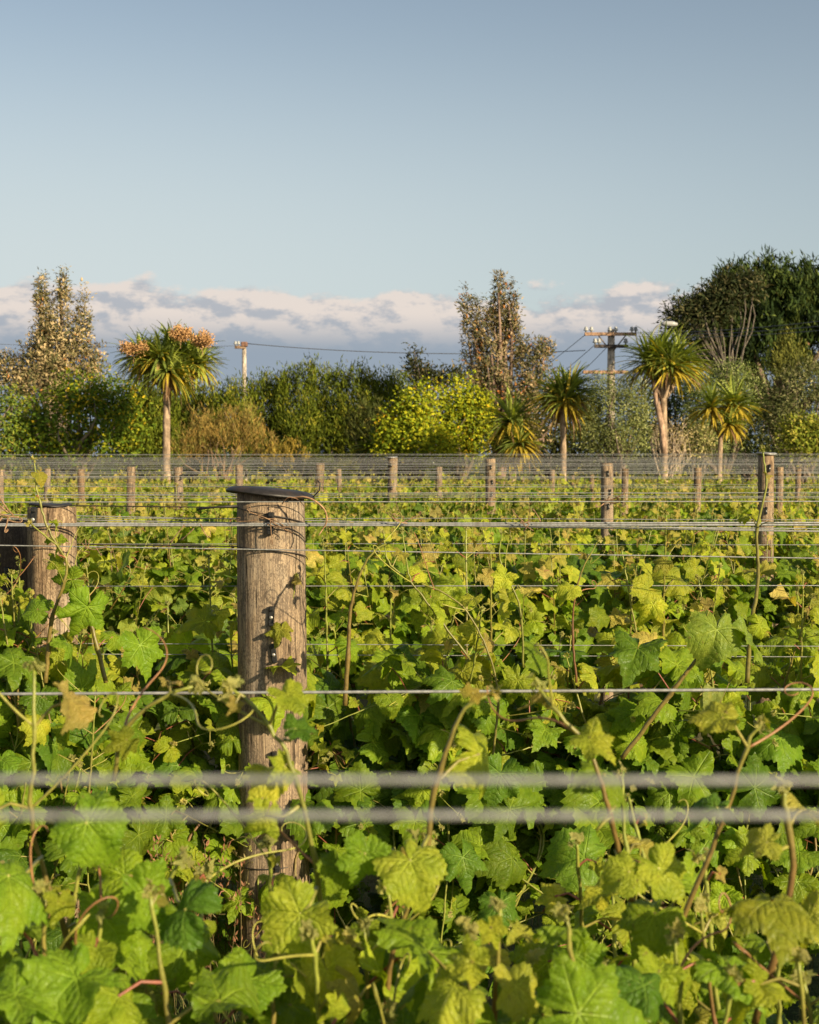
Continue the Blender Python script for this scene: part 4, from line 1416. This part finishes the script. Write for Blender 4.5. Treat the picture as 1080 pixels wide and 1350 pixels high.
tree('leafy_shrub', 'small green shrub cut by the left edge, beside the yellow-flecked shrub', 'shrub', 5, 38.5,
     [(8, 555, 28, 42), (0, 590, 30, 30)], 160, 16, 0.24, 0.12, 0.055, [(5, (0.085, 0.13, 0.03)), (3, (0.15, 0.18, 0.04)), (1, (0.24, 0.22, 0.05))], 3, ntarget=8)

# conifer hedge behind
CON = [(6, (0.055, 0.075, 0.012)), (5, (0.10, 0.125, 0.016)), (2, (0.17, 0.165, 0.026))]
hedge = [
    (178, 46.5, [(176, 560, 26, 44)], 'dark conifer mostly hidden behind the yellow-flecked shrub'),
    (228, 48, [(228, 570, 26, 40)], 'small dark conifer right at the flowering cabbage tree trunk, set far back'),
    (205, 45.5, [(205, 560, 24, 50), (195, 540, 14, 26)], 'dark narrow conifer between the left shrub and the flowering cabbage tree'),
    (255, 47, [(250, 560, 30, 40), (265, 530, 18, 14)], 'low conifer right behind the flowering cabbage tree trunk'),
    (305, 46, [(305, 556, 32, 42), (295, 530, 18, 16), (318, 528, 14, 14)], 'conifer at the foot of the lone utility pole'),
    (352, 46.5, [(352, 555, 30, 48), (345, 522, 16, 16), (366, 518, 12, 14)], 'conifer just right of the lone utility pole'),
    (392, 46, [(394, 552, 30, 50), (408, 508, 9, 20), (386, 515, 14, 18)], 'conifer with a sharp raised leader, left part of the hedge'),
    (436, 46.3, [(436, 552, 28, 48), (442, 512, 12, 16), (425, 516, 12, 14)], 'flat-topped conifer in the middle of the hedge'),
    (474, 46, [(474, 550, 28, 52), (472, 508, 10, 20), (486, 520, 10, 14)], 'tallest conifer of the hedge with a pointed top'),
    (512, 46.6, [(510, 552, 26, 48), (508, 514, 12, 16), (528, 520, 10, 14)], 'conifer at the right end of the hedge behind the yellow green bush'),
]
for q, (px, d, bl, lab) in enumerate(hedge):
    tree('conifer', lab, 'conifer', px, d, [(b[0], b[1] + 4, b[2], b[3]) for b in bl] + [(px, 600, 36, 34), (px, 570, 34, 34)], 460, 22, 0.42, 0.16, 0.035, CON, 20 + q, ntarget=10, trunk_r=0.1, tuft=True, shell=0.4, bark=(0.13, 0.10, 0.08), group='conifers of the hedge')
tree('dry_bush', 'feathery orange-brown bush right of the flowering cabbage tree', 'bush', 300, 40,
     [(300, 582, 45, 26), (318, 566, 22, 22), (270, 578, 30, 24), (345, 595, 22, 15), (250, 595, 22, 16)], 360, 20, 0.30, 0.16, 0.018,
     [(5, (0.22, 0.15, 0.045)), (4, (0.30, 0.19, 0.05)), (2, (0.14, 0.11, 0.035)), (2, (0.22, 0.20, 0.05))], 31, bright=1.25, ntarget=20, tuft=True, shell=0.2, trunk_r=0.06, bark=(0.25, 0.16, 0.09))
tree('dry_bush', 'little golden tuft of dry bush near the flat-capped distant post', 'bush', 385, 39.5,
     [(385, 603, 20, 10), (360, 608, 14, 8)], 50, 16, 0.22, 0.13, 0.016, [(5, (0.30, 0.21, 0.05)), (3, (0.22, 0.17, 0.05))], 32, ntarget=6, tuft=True, trunk_r=0.03)

LIME = [(5, (0.12, 0.16, 0.012)), (6, (0.25, 0.27, 0.014)), (3, (0.38, 0.35, 0.018)), (0.35, (0.55, 0.33, 0.02))]
tree('citrus_bush', 'bright yellow green rounded bush, front of the pair', 'bush', 545, 40,
     [(548, 580, 42, 32), (535, 562, 32, 28), (552, 535, 24, 24), (520, 588, 22, 22), (580, 590, 26, 20)], 340, 26, 0.27, 0.11, 0.06, LIME, 41, bright=1.25, ntarget=14, bark=(0.2, 0.15, 0.1))
tree('citrus_bush', 'taller yellow green rounded bush, right one of the pair', 'bush', 608, 41,
     [(608, 560, 38, 42), (600, 525, 26, 22), (628, 565, 22, 36), (588, 585, 30, 28), (625, 535, 18, 18)], 380, 26, 0.27, 0.11, 0.06, LIME, 42, bright=1.2, ntarget=14, bark=(0.2, 0.15, 0.1))

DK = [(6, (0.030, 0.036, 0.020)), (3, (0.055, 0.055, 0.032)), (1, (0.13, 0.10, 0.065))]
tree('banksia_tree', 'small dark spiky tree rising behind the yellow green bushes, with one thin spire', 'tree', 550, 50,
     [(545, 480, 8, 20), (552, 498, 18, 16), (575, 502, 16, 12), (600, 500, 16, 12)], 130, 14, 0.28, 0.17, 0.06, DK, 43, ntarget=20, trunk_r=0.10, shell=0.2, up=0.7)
tree('banksia_tree', 'tall banksia with orange flower cones and a ragged top at the middle right', 'tree', 655, 43,
     [(664, 405, 7, 46), (656, 395, 4, 34), (648, 420, 9, 36), (616, 425, 4, 50), (629, 430, 7, 42), (676, 410, 6, 44), (672, 430, 12, 40), (658, 372, 3, 14), (645, 465, 38, 42), (690, 465, 18, 30), (715, 462, 15, 22), (705, 500, 32, 34), (640, 500, 34, 30), (690, 550, 44, 50), (665, 530, 40, 42), (735, 520, 14, 26), (612, 400, 3, 22)],
     1700, 11, 0.13, 0.12, 0.042, BANK2, 44, bright=np.array([1.6, 1.5, 1.25]), ntarget=44, trunk_r=0.17, shell=0.2, up=0.7, bark=(0.24, 0.16, 0.12), extra=cones((0.40, 0.17, 0.05), 0.07, 26))

OLV = [(6, (0.105, 0.125, 0.055)), (5, (0.165, 0.185, 0.085)), (2, (0.26, 0.27, 0.15))]
tree('olive_shrub', 'round grey green shrub in front of the utility pole with crossarms', 'shrub', 812, 43,
     [(810, 545, 42, 46), (790, 520, 24, 24), (835, 530, 26, 32), (820, 580, 46, 30), (775, 560, 22, 36)], 620, 22, 0.24, 0.10, 0.032, OLV, 51, ntarget=16)
tree('olive_shrub', 'silvery green shrub behind the small twin-headed cabbage tree', 'shrub', 950, 44,
     [(950, 535, 48, 44), (925, 508, 26, 22), (985, 520, 36, 34), (965, 498, 26, 20), (940, 575, 45, 36)], 700, 22, 0.24, 0.10, 0.034,
     [(6, (0.10, 0.135, 0.055)), (5, (0.17, 0.20, 0.085)), (3, (0.26, 0.28, 0.16))], 52, ntarget=16)
tree('olive_shrub', 'darker grey shrub against the right edge, below the big pine', 'shrub', 1050, 43.5,
     [(1050, 530, 40, 48), (1070, 505, 26, 28), (1030, 560, 34, 40), (1085, 550, 30, 50)], 560, 22, 0.26, 0.11, 0.036,
     [(6, (0.065, 0.078, 0.035)), (4, (0.12, 0.13, 0.065)), (2, (0.22, 0.21, 0.14))], 53, ntarget=14)
tree('leafy_shrub', 'low yellow-leaved bush at the right edge just above the wires', 'shrub', 1062, 40,
     [(1062, 582, 32, 24), (1050, 565, 16, 14), (1080, 570, 20, 22)], 220, 18, 0.22, 0.11, 0.055, [(5, (0.12, 0.15, 0.025)), (4, (0.22, 0.23, 0.04)), (2, (0.32, 0.29, 0.07))], 54, ntarget=8)
# dark understorey
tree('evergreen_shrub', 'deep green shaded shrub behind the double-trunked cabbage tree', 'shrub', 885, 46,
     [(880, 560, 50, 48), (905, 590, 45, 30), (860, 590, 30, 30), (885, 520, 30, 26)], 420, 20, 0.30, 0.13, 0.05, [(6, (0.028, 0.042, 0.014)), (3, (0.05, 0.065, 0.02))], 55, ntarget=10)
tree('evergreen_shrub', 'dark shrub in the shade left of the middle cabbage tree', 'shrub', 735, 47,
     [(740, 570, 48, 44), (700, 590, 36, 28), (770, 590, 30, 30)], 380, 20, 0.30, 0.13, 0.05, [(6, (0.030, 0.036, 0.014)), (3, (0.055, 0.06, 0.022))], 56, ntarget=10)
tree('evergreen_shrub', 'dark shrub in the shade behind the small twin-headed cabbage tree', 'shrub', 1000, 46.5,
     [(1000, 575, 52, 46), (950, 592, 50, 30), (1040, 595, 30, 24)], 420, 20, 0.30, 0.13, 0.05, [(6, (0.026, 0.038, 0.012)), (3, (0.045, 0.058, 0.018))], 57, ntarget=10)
tree('evergreen_shrub', 'dark brushy shrub between the conifer hedge and the yellow green bush', 'shrub', 490, 43,
     [(485, 575, 24, 36), (500, 595, 24, 16)], 200, 18, 0.30, 0.16, 0.035, [(5, (0.04, 0.05, 0.018)), (3, (0.07, 0.075, 0.028)), (1, (0.17, 0.14, 0.05))], 58, ntarget=8, tuft=True)
tree('twiggy_bush', 'pale bare twiggy bush around the double trunk', 'bush', 880, 39.5,
     [(882, 580, 22, 30), (872, 562, 14, 20), (898, 572, 12, 22)], 70, 9, 0.16, 0.07, 0.03, [(5, (0.40, 0.33, 0.24)), (3, (0.26, 0.20, 0.13))], 59, ntarget=60, trunk_r=0.045, bark=(0.42, 0.32, 0.22), shell=0.3)
tree('twiggy_bush', 'pale-flowered shrub right of the double trunk', 'bush', 915, 40,
     [(915, 585, 22, 20), (930, 570, 10, 14)], 120, 12, 0.18, 0.09, 0.04, [(4, (0.32, 0.28, 0.17)), (4, (0.13, 0.14, 0.06))], 60, ntarget=14, trunk_r=0.04, bark=(0.3, 0.24, 0.17))

# big dark pine and spreading gum at the right
PINE = [(6, (0.022, 0.038, 0.012)), (5, (0.045, 0.070, 0.016)), (3, (0.09, 0.115, 0.026))]
tree('pine_tree', 'huge dark pine with a small pointed leader at the upper right', 'tree', 1030, 62,
     [(1020, 430, 52, 48), (985, 420, 40, 44), (1060, 418, 46, 46), (1010, 376, 6, 20), (1045, 392, 32, 26), (985, 388, 28, 22), (1000, 465, 60, 36), (1080, 450, 44, 50), (955, 435, 32, 40), (1100, 412, 40, 50), (950, 470, 30, 26), (968, 405, 30, 32)],
     1500, 22, 0.60, 0.32, 0.075, PINE, 61, bright=1.0, ntarget=24, trunk_r=0.35, tuft=True, shell=0.45, bark=(0.20, 0.14, 0.10), extra=cones((0.45, 0.22, 0.13), 0.13, 14, 'cone'))
GUM = [(6, (0.032, 0.042, 0.016)), (4, (0.065, 0.070, 0.028)), (2, (0.13, 0.115, 0.055))]
tree('gum_tree', 'gum tree with a flat spreading crown and bare lower branches beside the big pine', 'tree', 1000, 58,
     [(925, 405, 26, 14), (902, 415, 20, 12), (892, 432, 13, 9), (950, 395, 28, 16), (915, 440, 12, 7), (960, 378, 18, 10), (985, 375, 22, 12), (940, 415, 16, 8)],
     420, 16, 0.42, 0.22, 0.07, GUM, 62, bright=1.05, ntarget=30, trunk_r=0.20, shell=0.3, bark=(0.14, 0.115, 0.09), fork=0.5, thin=0.20)
tree('young_conifer', 'yellow green young conifer in front of the big pine', 'conifer', 1038, 52,
     [(1030, 484, 16, 20), (1038, 468, 6, 16), (1050, 486, 12, 14)], 120, 18, 0.40, 0.18, 0.045, [(5, (0.09, 0.10, 0.03)), (3, (0.14, 0.14, 0.04))], 63, ntarget=8, tuft=True)

# cabbage trees
def sword_tpl(n=6):
    V, L, N = [], [], []
    for q in range(n + 1):
        f = q / n
        w = 0.5 * min(1, 0.55 + 1.6 * f) * (1 - f ** 2.5) + 0.01
        z = -0.30 * f ** 2.2
        V += [[-w, f * (1 - 0.12 * f), z], [0, f * (1 - 0.12 * f), z - 0.012], [w, f * (1 - 0.12 * f), z]]
    for q in range(n):
        a, b = 3 * q, 3 * (q + 1)
        L += [a, a + 1, b + 1, b, a + 1, a + 2, b + 2, b + 1]; N += [4, 4]
    return (np.array(V), np.array(L), np.array(N), np.zeros((len(L), 2)), None)


SW = sword_tpl()


def cabbage(label, px, base_d, heads, trunk_w, fork_py=None, seed=0, gold=0.3, panicles=None, group='cabbage trees in front of the shelter belt', skirt=0.0, n=150, bark=(0.37, 0.26, 0.17), tx=None):
    """heads: (px,py,radius_px)"""
    r_ = np.random.RandomState(seed)
    d = base_d
    b0 = P(tx or px, 640, d)
    base = np.array([b0[0], d, 0.0])
    t = thing('cabbage_tree', label, 'cabbage tree', base, group=group)
    tg = Geo()
    r0 = trunk_w / 2 / FPX * d
    fork = P(px, fork_py, d) if fork_py else P(*heads[0][:2], d)
    trunkpts = smooth_path([base - np.array([0, 0, 0.1]), base + (fork - base) * 0.5 + np.array([r_.randn() * 0.03, 0, 0]), fork], 14)
    tg.tube(trunkpts, np.linspace(r0 * 1.15, r0 * 0.9, 14) * (1 + 0.04 * r_.randn(14)), 12, bark)
    for q, h in enumerate(heads):
        c = P(h[0], h[1], d + (h[3] if len(h) > 3 else 0))
        if np.linalg.norm(c - fork) > 0.1:
            mid = fork + (c - fork) * 0.5 + np.array([(c - fork)[0] * 0.2, 0, -0.03])
            tg.tube(smooth_path([fork - np.array([0, 0, 0.05]), mid, c], 10), np.linspace(r0 * 0.75, r0 * 0.55, 10), 9, bark)
    tg.build('trunk', M_TRUNK, t, base)
    for q, h in enumerate(heads):
        c = P(h[0], h[1], d + (h[3] if len(h) > 3 else 0))
        R_ = h[2] / FPX * d
        m = n
        # polar angle from straight up: dense up and outward, thinner below
        ph = np.degrees(np.arccos(1 - r_.rand(m) * (1.52 + skirt)))
        ph = R(1) * ph
        a = r_.rand(m) * 2 * math.pi
        tip = np.stack([np.sin(ph) * np.cos(a), np.sin(ph) * np.sin(a), np.cos(ph)], -1)
        up = np.array([0, 0, 1.0])
        nr = up - tip * np.sum(tip * up, -1, keepdims=True) + r_.randn(m, 3) * 0.15
        ln = R_ * r_.uniform(0.85, 1.3, m)
        low = np.clip((ph - 1.25) / 0.9, 0, 1)
        green = np.array([0.13, 0.165, 0.035]); gld = np.array([0.42, 0.31, 0.04]); lt = np.array([0.28, 0.31, 0.06]); brn = np.array([0.26, 0.15, 0.08])
        rr = r_.rand(m, 1)
        col = np.where(rr < 0.55, green, lt)
        gmask = (r_.rand(m) < low * gold * 2.0 + 0.12 * gold)[:, None]
        col = np.where(gmask, gld, col)
        bm = (r_.rand(m) < np.clip(low - 0.55, 0, 1) * 0.8)[:, None]
        col = np.where(bm, brn, col)
        col = col * r_.uniform(0.9, 1.5, (m, 1))
        g2 = Geo()
        quads(g2, c + tip * R_ * 0.06, tip, nr, ln, 0.075, col, SW)
        g2.build('leaf_head', M_SWORD, t, base)
    for (ppx, ppy, pw, phh) in (panicles or []):
        g2 = Geo()
        c = P(ppx, ppy, d - 0.75)
        m = 1700
        f = r_.rand(m)
        # branched plume: strings of small flowers
        k = 26
        st = norm(np.stack([r_.randn(k), r_.randn(k) * 0.7, r_.rand(k) * 1.2 + 0.1], -1))
        si = r_.randint(0, k, m)
        ctr = c - np.array([0, 0, phh / FPX * d * 0.5])
        pos = ctr + st[si] * (f[:, None]) * np.array([pw, pw, phh * 1.1]) / FPX * d + r_.randn(m, 3) * 0.045
        quads(g2, pos, r_.randn(m, 3), r_.randn(m, 3), 0.050, 0.032, np.array([0.52, 0.29, 0.12]) * r_.uniform(0.7, 1.2, (m, 1)))
        for s_ in st:
            g2.tube([ctr - np.array([0, 0, 0.25]), ctr, ctr + s_ * np.array([pw, pw, phh]) / FPX * d], 0.008, 4, (0.4, 0.24, 0.13), cap=False)
        g2.build('flower_plume', M_BUD, t, base)
    return t


cabbage('cabbage tree with orange-pink flower plumes in its crown, on the left', 220, 36,
        [(196, 480, 40, 0.2), (212, 470, 38, -0.5), (240, 478, 42, 0.0), (222, 490, 44, -0.6), (254, 466, 38, 0.5), (184, 470, 36, -0.2), (226, 455, 34, 0.4), (262, 482, 34, 0.1)], 10, 512, 71, gold=0.25,
        panicles=[(176, 456, 18, 16), (238, 438, 15, 14), (267, 446, 14, 16)], skirt=0.15)
cabbage('low cabbage tree without a visible trunk, gold leaves hanging at its base', 675, 37, [(675, 556, 46, 0), (668, 590, 38, 0.3), (686, 585, 36, -0.3)], 10, None, 72, gold=0.6, skirt=0.2, n=190)
cabbage('slim cabbage tree with gold leaves sweeping down the right side of its crown', 742, 36.5, [(745, 530, 46, 0), (752, 515, 40, 0.3), (735, 520, 38, 0.3)], 8, 545, 73, gold=0.6, skirt=0.25, n=150)
cabbage('tall cabbage tree with a double trunk and a wide dense crown', 875, 35,
        [(858, 480, 44, 0.2), (885, 485, 48, -0.2), (896, 478, 42, 0.3), (872, 470, 42, 0)], 9, 525, 74, gold=0.45, n=170)
cabbage('small twin-headed yellowish cabbage tree on the right', 950, 37, [(938, 538, 38, 0), (968, 535, 40, 0.2), (962, 560, 28, -0.2)], 7, 575, 75, gold=0.7, n=130)
cabbage('dark half-hidden cabbage tree low beside the hedge end', 492, 41, [(492, 590, 30, 0)], 7, None, 76, gold=0.3, n=110)
# second stem of the double trunk
dt = [o for o in scene.objects if o.get('label', '').startswith('tall cabbage tree with a double')][0]
g_ = Geo(); bo = np.array(dt.location)
g_.tube(smooth_path([P(876, 600, 34.98), P(872, 560, 34.95), P(866, 530, 34.95), P(862, 500, 35)], 10), np.linspace(0.075, 0.06, 10), 10, (0.42, 0.27, 0.18))
g_.build('stem', M_TRUNK, dt, bo)

# ------------------------------------------------------------------ utility poles, lines, lamp
def pole(label, px, py_top, w, d):
    p = P(px, py_top, d)
    t = thing('utility_pole', label, 'utility pole', (p[0], d, 0))
    g_ = Geo(); r = w / 2 / FPX * d
    g_.tube([(0, 0, -0.2), (0, 0, p[2] * 0.5), (0, 0, p[2])], [r * 1.35, r * 1.15, r * 0.9], 14, (0.44, 0.36, 0.28))
    g_.build('pole', M_TRUNK, t)
    return t, p[2]


def insulator(par, x, y, z, s=0.09):
    i_ = Geo()
    i_.lathe([(s * 0.25, 0), (s * 0.3, s * 0.5), (s * 0.75, s * 0.6), (s * 0.8, s * 0.9), (s * 0.45, s * 1.1), (s * 0.6, s * 1.3), (s * 0.5, s * 1.7), (s * 0.2, s * 1.9)], 12, (x, y, z))
    i_.build('insulator', M_CERAMIC, par)


t1, h1 = pole('slim lone utility pole with one small bracket, above the conifer hedge', 322, 453, 6, 62)
u = 62 / FPX
g_ = Geo(); g_.box((-5 * u, -0.12, h1 - 5 * u), (14 * u, 0.10, 0.12), col=(0.26, 0.17, 0.11), bev=0.01)
ar = g_.build('crossarm', M_TRUNK, t1, smooth=False)
g_ = Geo(); g_.box((0.5 * u, -0.05, h1 - 1 * u), (8 * u, 0.34, 6 * u), col=(0.24, 0.13, 0.09), bev=0.02); g_.build('transformer_box', M_TRUNK, t1, smooth=False)
for x in (-11, -7): insulator(ar, x * u, -0.12, h1 - 5 * u + 0.06, 0.10)

t2, h2 = pole('stout utility pole with stacked timber crossarms and white insulators', 806, 434, 10, 60)
u = 60 / FPX
arms = []
for (x0, x1, py) in ((770, 838, 441), (783, 827, 457), (768, 828, 491)):
    z = P(806, py, 60)[2]
    g_ = Geo(); g_.box((((x0 + x1) / 2 - 806) * u, -0.22, z), ((x1 - x0) * u, 0.11, 0.13), col=(0.36, 0.22, 0.14) if py != 457 else (0.10, 0.08, 0.07), bev=0.012)
    a_ = g_.build('crossarm', M_TRUNK, t2, smooth=False); arms.append((a_, z))
a_, z = arms[0]
for px in (772, 779, 803, 811, 832, 837): insulator(a_, (px - 806) * u, -0.22, z + 0.065, 0.12)
a_, z = arms[1]
for px in (784, 789, 824): insulator(a_, (px - 806) * u, -0.22, z + 0.065, 0.13)
g_ = Geo()
for sx_ in (-1, 1):
    g_.tube([(sx_ * 18 * u, -0.24, arms[0][1] - 0.05), (sx_ * 3 * u, -0.2, arms[0][1] - 0.62)], 0.025, 6, (0.2, 0.15, 0.11))
g_.build('brace', M_TRUNK, t2)


def line(a, b, sag, r, label):
    f = np.linspace(0, 1, 30)[:, None]
    p = np.asarray(a) + (np.asarray(b) - np.asarray(a)) * f
    p[:, 2] -= sag * 4 * (f * (1 - f))[:, 0]
    g_ = Geo(); g_.tube(p, r, 5)
    props(g_.build('power_line', M_LINE, None, p[15]), label, 'power line', 'power lines')


line(P(326, 453, 61.8), P(772, 462, 61), 0.25, 0.016, 'long level power line running right from the lone slim pole')
line(P(311, 456, 61.8), P(-40, 452, 62), 0.1, 0.009, 'faint power line running left from the lone slim pole')
line(P(772, 441, 59.6), P(600, 560, 110), 0.3, 0.013, 'power line dropping away left from the top crossarm')
line(P(784, 455, 59.6), P(640, 560, 110), 0.3, 0.013, 'power line dropping away left from the second crossarm')
line(P(800, 458, 59.6), P(680, 560, 110), 0.3, 0.013, 'power line dropping away left from beside the pole shaft')
line(P(838, 438, 59.6), P(1110, 420, 40), 0.12, 0.010, 'upper power line running right across the gum and pine')
line(P(838, 440, 59.6), P(1110, 427, 40), 0.12, 0.010, 'middle power line running right across the gum and pine')
line(P(838, 443, 59.6), P(1110, 433, 40), 0.12, 0.010, 'lower power line running right across the gum and pine')

# street lamp behind the tall cabbage tree
d = 48
lp = P(851, 470, d)
lamp = thing('street_lamp', 'street lamp whose curved arm and pale head show above the tall cabbage tree', 'street lamp', (lp[0], d, 0))
lo = np.array([lp[0], d, 0])
g_ = Geo()
g_.tube(np.concatenate([[[0, 0, -0.1], [0, 0, 2.0]], smooth_path([np.array([0, 0, lp[2] - 0.6]), P(853, 462, d) - lo, P(858, 445, d) - lo, P(866, 431, d) - lo, P(876, 427, d) - lo], 14)]), 0.035, 8, (0.34, 0.33, 0.30))
g_.build('pole', M_WIRE, lamp)
g_ = Geo()
hc = P(882, 427, d) - lo
g_.tube([hc + np.array([-0.25, 0, 0.0]), hc + np.array([-0.1, 0, 0.01]), hc + np.array([0.12, 0, 0.0]), hc + np.array([0.27, 0, -0.01])], [0.05, 0.085, 0.085, 0.04], 12, (0.6, 0.55, 0.48))
g_.build('lamp_head', M_CERAMIC, lamp)
